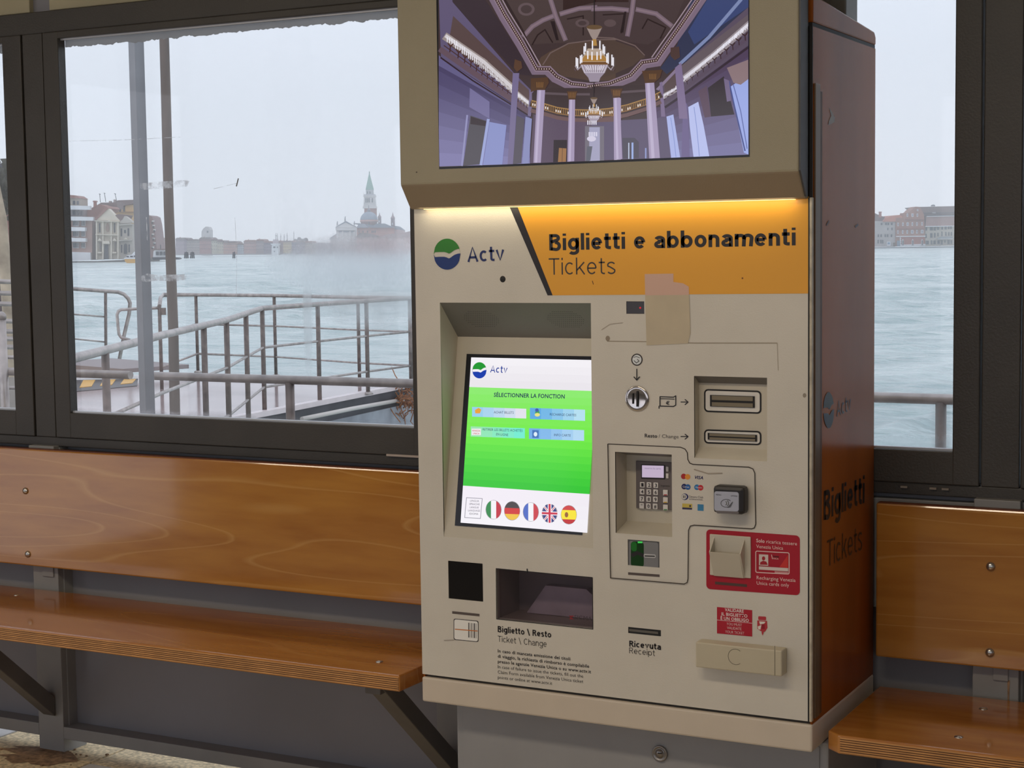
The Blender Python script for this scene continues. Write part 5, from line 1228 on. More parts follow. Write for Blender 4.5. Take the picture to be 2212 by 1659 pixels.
# ---- seen through the narrow left pane: quay wall, tree, railings
M_BARK = mat('pale_bark', (186, 170, 146), .9, var=.4, scale=6, bump=.8, bscale=18)
qd = 15.
tr = thing('tree', tuple(LP(24, 900, qd)), 'leaning pale tree trunk with dark crown beyond the narrow left pane', 'tree')
tube('trunk', [LP(36, 1018, qd), LP(30, 860, qd), LP(26, 760, qd), LP(16, 640, qd), LP(10, 560, qd), LP(2, 470, qd), LP(-12, 400, qd)], .062, M_BARK, tr, 10, .045)
bm = bmesh.new()
for k in range(420):
    p = LP(random.uniform(-70, 34), random.gauss(405, 26), qd+random.uniform(0, 1.5)); s_ = random.uniform(.02, .06); a = random.uniform(0, 6)
    u_ = Vector((math.cos(a), .3, math.sin(a)))*s_; v_ = Vector((-math.sin(a), .2, math.cos(a)))*s_*.6
    bm.faces.new([bm.verts.new(q) for q in (p-u_, p+v_, p+u_, p-v_)])
tag(frombm('foliage', bm, mat('dark_foliage', (88, 88, 78), .8, var=.4), tr), kind='stuff')
q2 = 24.
bk_ = thing('brick_house', tuple(LP(0, 700, q2)), 'dark roofed brick house behind the tree, at the left edge', 'house')
def lp4(px0, px1, y0, y1, d): return [LP(px0, y1, d), LP(px1, y1, d), LP(px1, y0, d), LP(px0, y0, d)]
prism('wall', lp4(-160, 46, 420, 850, q2), CF*2, mat('brick_pink', (168, 132, 120), .8, var=.4, scale=4), bk_)
prism('roof', lp4(-160, 40, 353, 416, q2-.3), CF*2.6, mat('slate_dark', (84, 84, 90), .7, var=.3), bk_); prism('white_ledge', lp4(-160, 42, 415, 422, q2-.4), CF*.4, mat('ledge_white', (220, 218, 214), .6), bk_)
prism('dark_base', lp4(-160, 40, 600, 852, q2-.6), CF*.5, mat('dark_stone', (92, 78, 76), .8, var=.3), bk_)
lr = thing('railing', tuple(LP(10, 860, 9.)), 'many-barred tubular railing seen through the narrow left pane', 'railing')
for (y, dd) in ((609, 12), (634, 12), (657, 12), (694, 12), (716, 12), (732, 12), (750, 12), (772, 10), (807, 10), (838, 10)):
    tube('bar', [LP(-90, y-3, dd), LP(70, y+1, dd)], .011 if dd < 12 else .016, M_STEEL, lr, 8)
tube('post', [LP(3, 680, 8.), LP(28, 1240, 8.)], .020, M_STEEL, lr, 12); tube('post', [LP(-60, 600, 12.), LP(-46, 1136, 12.)], .02, M_STEELD, lr, 12); lathe('post_cap', LP(3, 680, 8.), ((.022, -.02), (.022, .0), (.012, .012), (0, .016)), M_STEEL, lr, 12)
prism('kerb', lp4(-160, 60, 815, 1075, 13.5), CF*.6, mat('stone_kerb', (170, 160, 150), .7, var=.2), lr)

# ---- the far shore: every building stands at the distance its waterline gives
HF = Vector((CF.x, CF.y, 0)).normalized(); HR = Vector((HF.y, -HF.x, 0))
def DP(px, py, D_):
    q = ray(px, py); return CAM+q*(D_/q.dot(HF))
def shoreD(px, py):
    q = ray(px, py); t = (WZ-CAM.z)/q.z; return (q*t).dot(HF)
class Far:
    """a building front traced on a vertical plane at distance D; px -> world metres"""
    def __init__(s, name, loc_px, D_, label, cat, group=None):
        s.D = D_; s.o = thing(name, tuple(DP(loc_px[0], loc_px[1], D_)), label, cat, group); s.k = D_/FPX
    def __call__(s, px, py, dd=0.): return DP(px, py, s.D)+HF*dd
    def prism(s, name, P, depth, m, dd=0., lab=None): return prism(name, [s(p[0], p[1], dd) for p in P], HF*depth, m, s.o, 0, lab)
    def block(s, name, x0, x1, y0, y1, depth, m, dd=0., sk=-.013): return s.prism(name, [(x0, y1), (x1, y1+(x1-x0)*sk), (x1, y0+(x1-x0)*sk), (x0, y0)], depth, m, dd)
    def wins(s, name, cells, m, stuff=False, dd=-.0, depth=.25, w=1.6, h=3.2, frame=None):
        """cells: (px,py) window centres. Each gets its own recessed-looking proud pane block, or one joined part when too small"""
        if stuff:
            bm = bmesh.new()
            for c in cells:
                ww, hh = (c[2], c[3]) if len(c) > 2 else (w, h)
                P = [s(c[0]-ww/2, c[1]+hh/2, -.12), s(c[0]+ww/2, c[1]+hh/2, -.12), s(c[0]+ww/2, c[1]-hh/2, -.12), s(c[0]-ww/2, c[1]-hh/2, -.12)]
                a = [bm.verts.new(p) for p in P]; b = [bm.verts.new(p+HF*.2) for p in P]
                bm.faces.new(a)
                for i in range(4): bm.faces.new((a[i], a[(i+1) % 4], b[(i+1) % 4], b[i]))
            return tag(frombm(name, bm, m, s.o), kind='stuff')
        for c in cells:
            ww, hh = (c[2], c[3]) if len(c) > 2 else (w, h)
            fr_ = s.block(name, c[0]-ww/2, c[0]+ww/2, c[1]-hh/2, c[1]+hh/2, .3, frame or m, -.15)
            if frame: g = prism('pane', [s(c[0]+a*ww*.34, c[1]+b*hh*.38, -.2) for a, b in ((-1, 1), (1, 1), (1, -1), (-1, -1))], HF*.1, m, fr_)
MF = lambda n, c, v=.12, s=.3: mat(n, c, .8, var=v, scale=s)
M_ROOF = MF('terracotta_roof', (150, 104, 92)); M_ROOFD = MF('dark_tile_roof', (116, 92, 88)); M_STONE = MF('istrian_stone', (212, 202, 184)); M_WIN = MF('dark_window', (72, 74, 80)); M_BRK = MF('venetian_brick', (158, 100, 86))
M_WHITE = MF('white_balcony', (226, 226, 228)); M_QUAY = MF('quay_stone', (92, 86, 82)); M_OCHRE = MF('ochre_plaster', (218, 180, 122)); M_GRST = MF('grey_stone', (184, 176, 166))
Z2 = lambda x, y: (130+x/5.53, 380+y/5.53)
def zz(P): return [Z2(*p) for p in P]
# quay under the left group
DL = 470.
q = Far('quay', (200, 564), DL-4, 'dark stone quay edge below the left waterfront buildings', 'quay'); q.prism('quay_wall', zz([(60, 1022), (360, 1020), (720, 1004), (870, 985), (1080, 985), (1080, 1050), (60, 1050)]), 12, M_QUAY)
# white balconied apartment block
f = Far('apartment_block', Z2(230, 1015), DL, 'white balconied apartment block at the left edge of the wide window', 'building')
f.prism('wall', zz([(60, 1012), (370, 1004), (370, 500), (60, 480)]), 14, MF('pinkish_brick', (176, 140, 128)), 1)
f.prism('base_wall', zz([(60, 1015), (370, 1004), (366, 915), (60, 905)]), 2, M_WHITE, -.5)
f.prism('upper_wall', zz([(60, 480), (265, 490), (265, 395), (60, 380)]), 10, MF('grey_mauve', (150, 140, 142)), 1)
f.prism('tower', zz([(60, 360), (232, 358), (228, 262), (60, 255)]), 8, MF('tower_stone', (176, 164, 148)), 1.2); f.prism('roof', zz([(60, 262), (236, 268), (180, 232), (60, 222)]), 9, M_ROOF, .5)
for (x0, x1, y0, y1) in ((60, 370, 352, 402), (60, 408, 484, 532), (60, 312, 608, 656), (60, 320, 736, 784)):
    f.prism('balcony', zz([(x0, y1), (x1, y1+4), (x1, y0+8), (x0, y0)]), 2, M_WHITE, -1.5)
for yy in (565, 690, 828):
    for xx, ww in ((185, 70), (275, 46)):
        P = zz([(xx-ww/2, yy+34), (xx+ww/2, yy+36), (xx+ww/2, yy-30), (xx-ww/2, yy-32)]); wf_ = prism('window', [f(*p, .0) for p in P], HF*.5, M_WHITE, f.o)
        n_ = 4 if ww > 50 else 3
        for k in range(n_):
            xa = xx-ww/2+ww*(k+.15)/n_; xb = xx-ww/2+ww*(k+.85)/n_; prism('pane', [f(*p, -.1) for p in zz([(xa, yy+30), (xb, yy+30), (xb, yy-27), (xa, yy-27)])], HF*.2, M_WIN, wf_)
f.wins('opening', [(*Z2(165, 440), 6, 10), (*Z2(210, 440), 4, 10), (*Z2(250, 445), 3, 9), (*Z2(165, 320), 5, 8), (*Z2(210, 322), 4, 8)], M_WIN)
# low roofed house between
f = Far('low_house', Z2(400, 1000), DL+6, 'grey plastered house with chimney and broad brown roof behind the white church', 'building')
f.prism('wall', zz([(350, 1000), (460, 1000), (460, 500), (350, 520)]), 10, M_GRST); f.prism('roof', zz([(225, 480), (440, 520), (590, 375), (480, 340), (380, 385)]), 12, M_ROOF, -1)
f.prism('roof', zz([(470, 345), (600, 385), (600, 300), (500, 320)]), 8, M_ROOFD, 8); f.prism('chimney', zz([(412, 380), (440, 370), (438, 312), (414, 312)]), 1.5, M_BRK, -1.5); f.prism('chimney_cap', zz([(406, 314), (446, 314), (442, 298), (410, 298)]), 2, M_BRK, -1.7)
f.prism('dark_doorway', zz([(372, 996), (420, 994), (416, 900), (385, 940)]), 1, MF('maroon_door', (96, 66, 70)), -.6)
# white church
f = Far('church', Z2(570, 1000), DL, 'white stone church front with pointed gable and round window', 'church')
f.prism('front_wall', zz([(430, 1000), (715, 994), (712, 545), (440, 545)]), 14, M_STONE)
f.prism('gable', zz([(430, 528), (722, 538), (582, 392)]), 3, M_STONE, -.4); f.prism('roof', zz([(418, 522), (436, 528), (584, 388), (560, 360)]), 14, M_ROOF, -.8)
for (a, b) in (((426, 532), (722, 542)), ((434, 694), (712, 702))): f.prism('cornice', zz([(a[0], a[1]+10), (b[0], b[1]+10), (b[0], b[1]), a]), 2, M_STONE, -1.4)
for xx in (444, 520, 620, 700): f.prism('pilaster', zz([(xx-8, 996), (xx+8, 996), (xx+8, 545), (xx-8, 545)]), 1, M_STONE, -1.)
f.wins('window', [(*Z2(548, 484), 4, 8.5), (*Z2(583, 484), 4, 8.5), (*Z2(473, 620), 3, 20), (*Z2(651, 622), 3, 20)], M_WIN)
prism('round_window', [f(*Z2(567+20*math.cos(t), 616+54*math.sin(t)), -.3) for t in [2*PI*k/16 for k in range(16)]], HF*.5, MF('oval_pane', (158, 132, 118)), f.o)
dr_ = f.prism('door', zz([(532, 994), (580, 994), (576, 822), (540, 822)]), 1, M_WIN, -.6); f.prism('door_pediment', zz([(518, 812), (606, 812), (596, 778), (528, 778)]), 2, M_STONE, -1.4)
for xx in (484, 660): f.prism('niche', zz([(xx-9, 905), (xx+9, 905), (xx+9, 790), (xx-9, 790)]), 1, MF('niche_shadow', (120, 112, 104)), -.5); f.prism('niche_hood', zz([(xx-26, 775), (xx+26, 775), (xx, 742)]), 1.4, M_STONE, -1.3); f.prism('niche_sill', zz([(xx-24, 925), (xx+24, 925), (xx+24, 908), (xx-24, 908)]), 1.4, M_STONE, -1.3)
# second, lower church
f = Far('chapel', Z2(790, 985), DL, 'smaller grey stone chapel front with curved gable, right of the white church', 'church')
f.prism('front_wall', zz([(716, 990), (868, 984), (864, 570), (716, 575)]), 12, M_GRST)
f.prism('gable', zz([(706, 572), (868, 560), (850, 535), (800, 495), (772, 478), (750, 520), (716, 545)]), 3, M_GRST, -.4); f.prism('roof', zz([(660, 470), (718, 540), (752, 515), (778, 466), (700, 455)]), 10, M_ROOFD, -.3)
f.prism('cornice', zz([(712, 780), (862, 772), (862, 760), (712, 768)]), 1.5, M_GRST, -1.2); f.prism('cornice', zz([(712, 592), (864, 584), (864, 572), (712, 580)]), 1.5, M_GRST, -1.2)
f.prism('small_gable', zz([(765, 762), (815, 760), (791, 738)]), 1.5, M_STONE, -1.4)
f.wins('window', [(*Z2(733, 675), 3, 17), (*Z2(815, 672), 3.4, 17), (*Z2(775, 665), 4, 7), (*Z2(770, 520), 3, 8), (*Z2(735, 870), 2.4, 17), (*Z2(825, 865), 2.4, 17)], M_WIN)
prism('arched_door', [f(*Z2(*p), -.5) for p in ((764, 930), (800, 930), (800, 840), (794, 818), (782, 808), (770, 818), (764, 840))], HF*.8, M_WIN, f.o)
# ochre house behind, dark facade right of the column
f = Far('ochre_house', Z2(740, 560), DL+30, 'ochre house with brown roof, chimneys and aerials rising behind the churches', 'building')
f.prism('wall', zz([(596, 760), (900, 760), (900, 345), (780, 338), (775, 378), (596, 345)]), 16, M_OCHRE); f.prism('roof', zz([(450, 350), (600, 395), (702, 352), (702, 380), (775, 355), (910, 330), (910, 285), (700, 292), (640, 318), (500, 320)]), 18, M_ROOFD, -1)
f.wins('window', [(*Z2(716, 402), 5, 10), (*Z2(764, 404), 4, 10)], M_WIN); f.prism('string_course', zz([(640, 436), (900, 436), (900, 428), (640, 428)]), 1, MF('brown_line', (150, 110, 80)), -1)
for x in (610, 666): f.prism('chimney', zz([(x-12, 325), (x+12, 325), (x+10, 285 if x > 650 else 302), (x-10, 285 if x > 650 else 302)]), 2, MF('chimney_grey', (150, 130, 124)), -2)
for (xa, ya, yb) in ((500, 320, 215), (556, 312, 205), (682, 286, 212)): tube('aerial', [f(*Z2(xa+(8 if xa > 550 else 0), ya), -2), f(*Z2(xa-8, yb), -2)], .09, M_WIN, f.o, 5); tube('aerial_bar', [f(*Z2(xa-18, yb+2), -2), f(*Z2(xa+4, yb+8), -2)], .08, M_WIN, f.o, 5)
f = Far('reddish_house', Z2(1110, 860), DL+40, 'narrow reddish house front with many sills between the column and the pole', 'building')
f.prism('wall', zz([(1060, 1010), (1150, 1003), (1152, 860), (1136, 680), (1118, 560), (1100, 490), (1060, 470)]), 12, MF('dusky_red', (146, 118, 116)))
f.wins('sill', [(*Z2(1110+8*k % 24, 540+k*52), 5, 3) for k in range(7)], M_WHITE); f.wins('window', [(*Z2(1100+12*(k % 3), 560+k*50), 3, 5) for k in range(7)], M_WIN)

# boats and mooring posts
f = Far('taxi_boat', Z2(820, 1045), 372., 'white and yellow motor boat just left of the grey column', 'boat')
f.prism('hull', zz([(765, 990), (775, 1022), (800, 1045), (930, 1045), (930, 985), (860, 985)]), 3, MF('yellow_hull', (220, 170, 96))); f.prism('gunwale', zz([(760, 992), (930, 992), (930, 974), (770, 978)]), 3.2, M_WHITE, -.1)
f.prism('cabin', zz([(776, 978), (930, 978), (930, 925), (880, 905), (850, 940), (790, 950)]), 2.2, M_WHITE, .4); f.wins('window', [(*Z2(806, 965), 4.5, 3), (*Z2(852, 963), 5, 3.2), (*Z2(895, 960), 5, 3.4)], M_WIN)
f = Far('water_bus', Z2(1250, 1000), 460., 'water bus with dark hull passing behind the wooden pole', 'boat')
f.prism('hull', zz([(1090, 972), (1110, 1003), (1390, 1000), (1425, 990), (1400, 975), (1300, 970)]), 4, MF('black_hull', (52, 54, 62))); f.prism('cabin', zz([(1105, 972), (1290, 970), (1290, 940), (1240, 880), (1130, 880), (1110, 900)]), 3, M_WHITE, .5)
f.prism('cabin_roof', zz([(1120, 884), (1270, 884), (1270, 870), (1128, 872)]), 4, MF('brown_roof', (120, 92, 84)), .1); f.wins('window', [(*Z2(1160, 925), 6, 8), (*Z2(1205, 925), 6, 8), (*Z2(1250, 925), 6, 8)], M_WIN)
tube('mast', [f(*Z2(1190, 885), 1), f(*Z2(1190, 820), 1)], .12, M_WIN, f.o, 6); tube('mast', [f(*Z2(1265, 885), 1), f(*Z2(1265, 815), 1)], .12, M_WIN, f.o, 6)
for k, (zx, n, lab) in enumerate(((1507, 3, 'leftmost dark cluster of mooring posts right of the wooden pole'), (1579, 3, 'second dark cluster of mooring posts right of the wooden pole'), (2085, 2, 'lone dark pair of mooring posts halfway to the domed church'))):
    f = Far('mooring_posts', Z2(zx, 972), 560., lab, 'mooring post', 'mooring posts standing in the lagoon')
    for j in range(n):
        x = zx-20+j*20; lean = (j-(n-1)/2)*-5
        tube('post', [f(*Z2(x, 985)), f(*Z2(x+lean, 905+abs(j-1)*6))], .24, MF('wet_timber', (66, 60, 66)), f.o, 8, .2)
    f.prism('collar', zz([(zx-22, 945), (zx+22 if n > 2 else zx+6, 945), (zx+20 if n > 2 else zx+6, 932), (zx-20, 932)]), 2, MF('wet_timber', (66, 60, 66)), -1)

# skyline of separate houses
Z1 = lambda x, y: (x/2.44, y/2.44)
sky = [(815, 872, 1254, (158, 116, 112), 'dusky pink waterfront house left of the wooden pole'), (925, 985, 1254, (150, 130, 140), 'mauve waterfront house just right of the wooden pole'), (984, 1052, 1262, (166, 150, 144), 'greyish waterfront house with four rows of windows'),
       (1050, 1117, 1252, (168, 122, 118), 'plain rose waterfront house below the pale dome'), (1114, 1146, 1262, (196, 186, 166), 'narrow cream waterfront house beside the rose one'), (1145, 1178, 1268, (192, 178, 156), 'low cream waterfront house with brown roof'),
       (1176, 1252, 1272, (188, 144, 130), 'wide salmon waterfront house'), (1250, 1286, 1284, (176, 176, 182), 'small pale grey waterfront house'), (1284, 1352, 1266, (176, 138, 132), 'pinkish waterfront house left of the mauve row'),
       (1350, 1392, 1262, (160, 140, 140), 'grey pink waterfront house in the middle of the far shore'), (1390, 1433, 1272, (150, 134, 146), 'mauve waterfront house beside the white harbour tower'),
       (1466, 1494, 1270, (166, 136, 132), 'narrow dusky waterfront house right of the white harbour tower'), (1492, 1538, 1270, (222, 196, 146), 'bright yellow waterfront house right of the harbour tower'), (1536, 1560, 1270, (144, 132, 146), 'narrow slate violet waterfront house right of the yellow one'),
       (1558, 1608, 1270, (150, 134, 142), 'wide violet grey waterfront house below the bare trees'), (1606, 1650, 1272, (176, 160, 152), 'pale waterfront house at the edge of the misted glass')]
DS_ = 1050.
for (x0, x1, yt, c, lab) in sky:
    (a, t0), (b, t1) = Z1(x0, yt), Z1(x1, yt); f = Far('waterfront_house', ((a+b)/2, 549), DS_, lab, 'house', 'houses along the far shore')
    f.block('wall', a, b, t0+2.5, 549.5, 20, MF('plaster', c, .15, .12)); f.prism('roof', [(a-.3, t0+2.8), (b+.3, t0+2.6), (b-(b-a)*.15, t0-.6), (a+(b-a)*.15, t0-.4)], 22, random.choice((M_ROOFD, M_ROOF)), -1)
    rows = 4 if '4' in lab or 'four' in lab else 3; cells = []
    for r_ in range(rows):
        n = max(3, int((b-a)/3.4))
        for k in range(n): cells.append((a+(b-a)*(k+.5)/n, t0+6.5+r_*(549-t0-9)/rows, 1.0, 1.9))
    f.wins('window_row', cells, MF('soft_window', (84, 76, 88)), True)
    tube('chimney', [f(a+(b-a)*.3, t0+2, 4), f(a+(b-a)*.3, t0-2.2, 4)], .3, M_BRK, f.o, 6)
f = Far('quay', (560, 549.6), DS_-6, 'long pale quay running below the far shore houses', 'quay'); f.prism('quay_wall', [(330, 552), (700, 549.5), (700, 547), (330, 549.4)], 5, MF('pale_quay', (160, 150, 150)))
# domed church on the far shore
f = Far('domed_church', Z1(1082, 1250), DS_+60, 'distant church with pale dome and front above the rose house', 'church')
f.prism('front_wall', [Z1(*p) for p in ((1062, 1348), (1108, 1348), (1108, 1212), (1100, 1196), (1084, 1194), (1070, 1206), (1062, 1220))], 10, MF('pale_front', (196, 188, 186)))
c = f(*Z1(1066, 1246), 12); rr = 20*f.k/2.44
lathe('dome', c, [(rr, -4), (rr, 0)]+[(rr*math.cos(t), rr*1.25*math.sin(t)) for t in [PI/2*k/7 for k in range(1, 8)]], MF('lead_dome', (150, 156, 170)), f.o, 18); f.wins('window', [(*Z1(1094, 1222), 3.5, 4)], M_WIN)
# harbour tower, masts and trees
f = Far('harbour_tower', Z1(1450, 1340), DS_-10, 'small white harbour tower with dark openings on the far shore', 'tower')
f.prism('shaft', [Z1(*p) for p in ((1430, 1345), (1467, 1345), (1464, 1288), (1433, 1288))], 9, M_WHITE); f.prism('cornice', [Z1(*p) for p in ((1428, 1290), (1468, 1290), (1468, 1284), (1428, 1284))], 10, M_WHITE, -.5)
f.prism('lantern', [Z1(*p) for p in ((1436, 1285), (1460, 1285), (1458, 1262), (1438, 1262))], 7, MF('lantern_pink', (186, 168, 172)), 1); f.wins('window', [(*Z1(1446, 1303), 4.5, 3.2), (*Z1(1462, 1303), 2, 3), (*Z1(1446, 1325), 2.5, 2)], M_WIN)
for k, (x, y) in enumerate(((1454, 1228), (1461, 1230), (1480, 1232), (1498, 1234), (1513, 1228), (1549, 1218))):
    f = Far('ship_mast', Z1(x, 1300), DS_+4, ('leftmost of the thin boat masts, leaning against its neighbour above the harbour tower', 'second boat mast from the left, leaning toward the first', 'third boat mast from the left, above the yellow house', 'short boat mast, fourth from the left', 'leaning boat mast, fifth from the left, above the yellow house roof end', 'thin tall mast standing apart right of the other masts')[k], 'mast', 'boat masts on the far shore' if k < 5 else None)
    tube('mast_pole', [f(*Z1(x+(3 if k in (1, 4) else 0), 1296), 0), f(*Z1(x, y), 0)], .26, MF('mast_grey', (120, 116, 122)), f.o, 6, .14)
    box('spreader', *sorted((f(*Z1(x-3, y+14)).x, f(*Z1(x+3, y+14)).x)), f(*Z1(x, y+14)).y-.2, f(*Z1(x, y+14)).y+.2, f(*Z1(x, y+14)).z-.2, f(*Z1(x, y+14)).z+.2, MF('mast_grey', (120, 116, 122)), f.o)
for k, (x, y, r_) in enumerate(((1578, 1256, 9), (1594, 1262, 7), (1612, 1258, 8), (1558, 1262, 6))):
    f = Far('bare_tree', Z1(x, 1275), DS_+14, ('largest bare tree above the violet grey house', 'small bare tree between the two larger ones', 'bare tree right above the pale house', 'leftmost low bare tree, beside the tall mast')[k], 'tree', 'bare trees on the far shore')
    bm = bmesh.new()
    for j in range(150):
        t_ = random.uniform(-.1, PI+.1); rr_ = r_*math.sqrt(random.random()); p = f(*Z1(x+rr_*math.cos(t_), y+8-rr_*1.3*math.sin(t_)), random.uniform(-3, 3)); s_ = random.uniform(.2, .55)
        bm.faces.new([bm.verts.new(p+v) for v in (HR*s_, Vector((0, 0, s_)), -HR*s_, Vector((0, 0, -s_)))])
    tag(frombm('crown', bm, MF('bare_twigs', (132, 122, 124)), f.o), kind='stuff'); tube('trunk', [f(*Z1(x, y+12)), f(*Z1(x, y))], .4, MF('bare_twigs', (132, 122, 124)), f.o, 6)

# island church with bell tower
Z4 = lambda x, y: (640+x/6.382, 340+y/6.382)
z4 = lambda P: [Z4(*p) for p in P]
DI = 1120.
M_PINK = MF('pink_plaster', (204, 150, 136)); M_LEAD = MF('lead_grey', (132, 136, 148)); M_ISTR = MF('white_marble', (222, 216, 212))
f = Far('bell_tower', Z4(1005, 1000), DI+30, 'tall brick bell tower with green copper spire on the island', 'tower')
def sq(name, x0, x1, y0, y1, m, x0b=None, x1b=None):
    x0b = x0 if x0b is None else x0b; x1b = x1 if x1b is None else x1b
    d = (x1-x0)*f.k/6.382
    A_, B_, C_, D_ = f(*Z4(x0b, y1)), f(*Z4(x1b, y1)), f(*Z4(x1, y0)), f(*Z4(x0, y0)); db, dt = (B_-A_).length, (C_-D_).length; ctr = 9
    vs = [A_+HF*(ctr-db/2), B_+HF*(ctr-db/2), B_+HF*(ctr+db/2), A_+HF*(ctr+db/2), D_+HF*(ctr-dt/2), C_+HF*(ctr-dt/2), C_+HF*(ctr+dt/2), D_+HF*(ctr+dt/2)]
    return mesh(name, vs, [(0, 3, 2, 1), (4, 5, 6, 7), (0, 1, 5, 4), (1, 2, 6, 5), (2, 3, 7, 6), (3, 0, 4, 7)], m, f.o)
sq('shaft', 928, 1090, 700, 1010, M_BRK); sq('cornice', 908, 1096, 672, 700, M_ISTR); sq('belfry', 925, 1074, 540, 675, M_ISTR, 918, 1086); sq('cornice', 914, 1084, 520, 540, M_ISTR); sq('balustrade', 922, 1076, 505, 522, MF('balustrade_grey', (196, 192, 196)))
sq('drum', 948, 1048, 440, 508, MF('drum_grey', (188, 188, 188))); sq('spire', 987, 997, 215, 440, MF('copper_green', (128, 168, 150)), 944, 1052); sq('angel_statue', 986, 998, 186, 220, MF('statue_green', (96, 130, 120)))
for xx in (955, 977, 1000, 1045): f.prism('bell_opening', z4([(xx-7, 620), (xx+7, 620), (xx+7, 565), (xx, 555), (xx-7, 565)]), .6, M_WIN, 2.2)
for xx in (975, 1010): f.prism('drum_opening', z4([(xx-6, 500), (xx+6, 500), (xx+6, 465), (xx-6, 465)]), .6, M_WIN, 3.5)
for xx in (925, 1064): f.prism('pinnacle', z4([(xx-4, 510), (xx+4, 510), (xx, 478)]), 1, M_ISTR, 3)
f = Far('island_church', Z4(950, 1300), DI, 'domed island church with white temple front and pink nave', 'church')
f.prism('front_wall', z4([(552, 1310), (822, 1310), (822, 965), (552, 965)]), 4, M_ISTR); f.prism('pediment', z4([(536, 968), (838, 968), (790, 935), (682, 884), (580, 930)]), 5, M_ISTR, -.8); f.prism('pediment_rim', z4([(536, 966), (556, 962), (682, 896), (800, 940), (838, 966), (682, 876)]), 5.6, M_LEAD, -1.)
f.prism('side_wing', z4([(450, 1310), (556, 1310), (556, 1060), (470, 1110)]), 8, MF('wing_stone', (206, 190, 186)), 1); f.prism('wing_coping', z4([(450, 1136), (556, 1112), (556, 1104), (462, 1108), (552, 1052), (558, 1060), (470, 1120)]), 8, MF('coping_grey', (166, 160, 168)), .4)
for xx in (575, 640, 742, 800): f.prism('engaged_column', z4([(xx-9, 1300), (xx+9, 1300), (xx+9, 1025), (xx-9, 1025)]), 1.5, M_ISTR, -1.2)
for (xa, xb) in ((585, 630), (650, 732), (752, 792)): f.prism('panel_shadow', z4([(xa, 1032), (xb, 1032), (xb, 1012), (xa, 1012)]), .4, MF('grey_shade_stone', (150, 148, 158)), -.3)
f.prism('entablature', z4([(545, 1006), (828, 1006), (828, 972), (545, 972)]), 2, M_ISTR, -1.4); f.wins('window', [(*Z4(676, 940), 2.6, 2.6)], M_WIN)
for (xx, y0, y1) in ((672, 880, 812), (565, 935, 880), (800, 935, 878)): tube('statue', [f(*Z4(xx, y0)), f(*Z4(xx, y0-(y0-y1)*.5)), f(*Z4(xx+3, y1))], .5, MF('statue_stone', (150, 146, 152)), f.o, 7, .28); tube('statue_plinth', [f(*Z4(xx, y0+14)), f(*Z4(xx, y0-6))], .55, M_ISTR, f.o, 6)
f.prism('nave_wall', z4([(822, 1310), (1342, 1310), (1342, 960), (822, 965)]), 26, M_PINK, 6); f.prism('nave_roof', z4([(740, 905), (1345, 968), (1200, 912), (1090, 908), (1020, 965), (990, 968), (930, 915), (850, 905)]), 14, M_LEAD, 10)
f.prism('transept_roof', z4([(1010, 968), (1345, 966), (1205, 908), (1085, 920)]), 6, M_LEAD, 4); f.prism('aisle_roof', z4([(822, 968), (990, 968), (920, 912), (850, 920)]), 5, MF('lead_pale', (158, 160, 170)), 4)
f.prism('apse_wall', z4([(1335, 1310), (1468, 1310), (1464, 998), (1335, 990)]), 20, MF('apse_pink', (190, 160, 156)), 8); f.prism('apse_roof', z4([(1335, 992), (1470, 1000), (1400, 948), (1340, 940)]), 18, M_LEAD, 8)
f.wins('window', [(*Z4(x, 1025), 2.2, 4.5) for x in (865, 920, 982, 1045, 1066, 1088)]+[(*Z4(1000, 910), 2.2, 7)], M_WIN)
c = f(*Z4(965, 885), 22); rr = 120*f.k/6.382*1.02
lathe('dome_drum', c, ((rr*.93, -11), (rr*.93, 0), (rr*1.02, 0), (rr*1.02, 1.5)), M_PINK, f.o, 28); lathe('dome', c, [(rr, 1.2)]+[(rr*math.cos(t), 1.2+rr*1.0*math.sin(t)) for t in [PI/2*k/10 for k in range(1, 11)]], MF('dome_lead', (140, 148, 162)), f.o, 32)
lathe('dome_lantern', c+Vector((0, 0, rr)), ((1.0, -.4), (1.0, 1.9), (1.3, 2.0), (.8, 2.7), (.25, 3.5), (.2, 5.4), (0, 5.8)), MF('lantern_grey', (140, 130, 138)), f.o, 12)
for (xx, yt, yb, w_) in ((1124, 745, 912, 25), (1310, 745, 945, 30)):
    c = f(*Z4(xx, yb), 16); u_ = f.k/6.382; H_ = (yb-yt)*u_
    lathe('turret', c, ((w_*u_, -6), (w_*u_*.9, H_*.50), (w_*u_*1.05, H_*.52), (w_*u_*.9, H_*.62), (w_*u_*.35, H_*.74), (w_*u_*.2, H_*.85), (0, H_)), MF('turret_pink', (160, 134, 136)), f.o, 14)
    f.prism('turret_opening', z4([(xx-6, yb-18), (xx+6, yb-18), (xx+6, yb-48), (xx-6, yb-48)]), .5, M_WHITE, 11)
f = Far('monastery_wing', Z4(1200, 1320), DI-14, 'low pink monastery wing in front of the island church', 'building')
f.prism('wall', z4([(830, 1320), (1600, 1330), (1600, 1075), (1130, 1080), (1120, 1085), (960, 1050), (870, 1050), (830, 1120)]), 10, MF('rose_plaster', (196, 158, 152))); f.prism('roof', z4([(820, 1105), (870, 1042), (960, 1042), (1135, 1080), (1135, 1095), (940, 1100)]), 12, M_ROOFD, -1)
f.prism('roof', z4([(1130, 1100), (1600, 1092), (1600, 1010), (1470, 1040), (1250, 1060)]), 12, MF('rose_roof', (170, 138, 134)), -1)
f.wins('window', [(*Z4(x, 1195), 2, 4.5) for x in (835, 880, 930, 1265, 1330, 1425, 1460)], M_WIN)
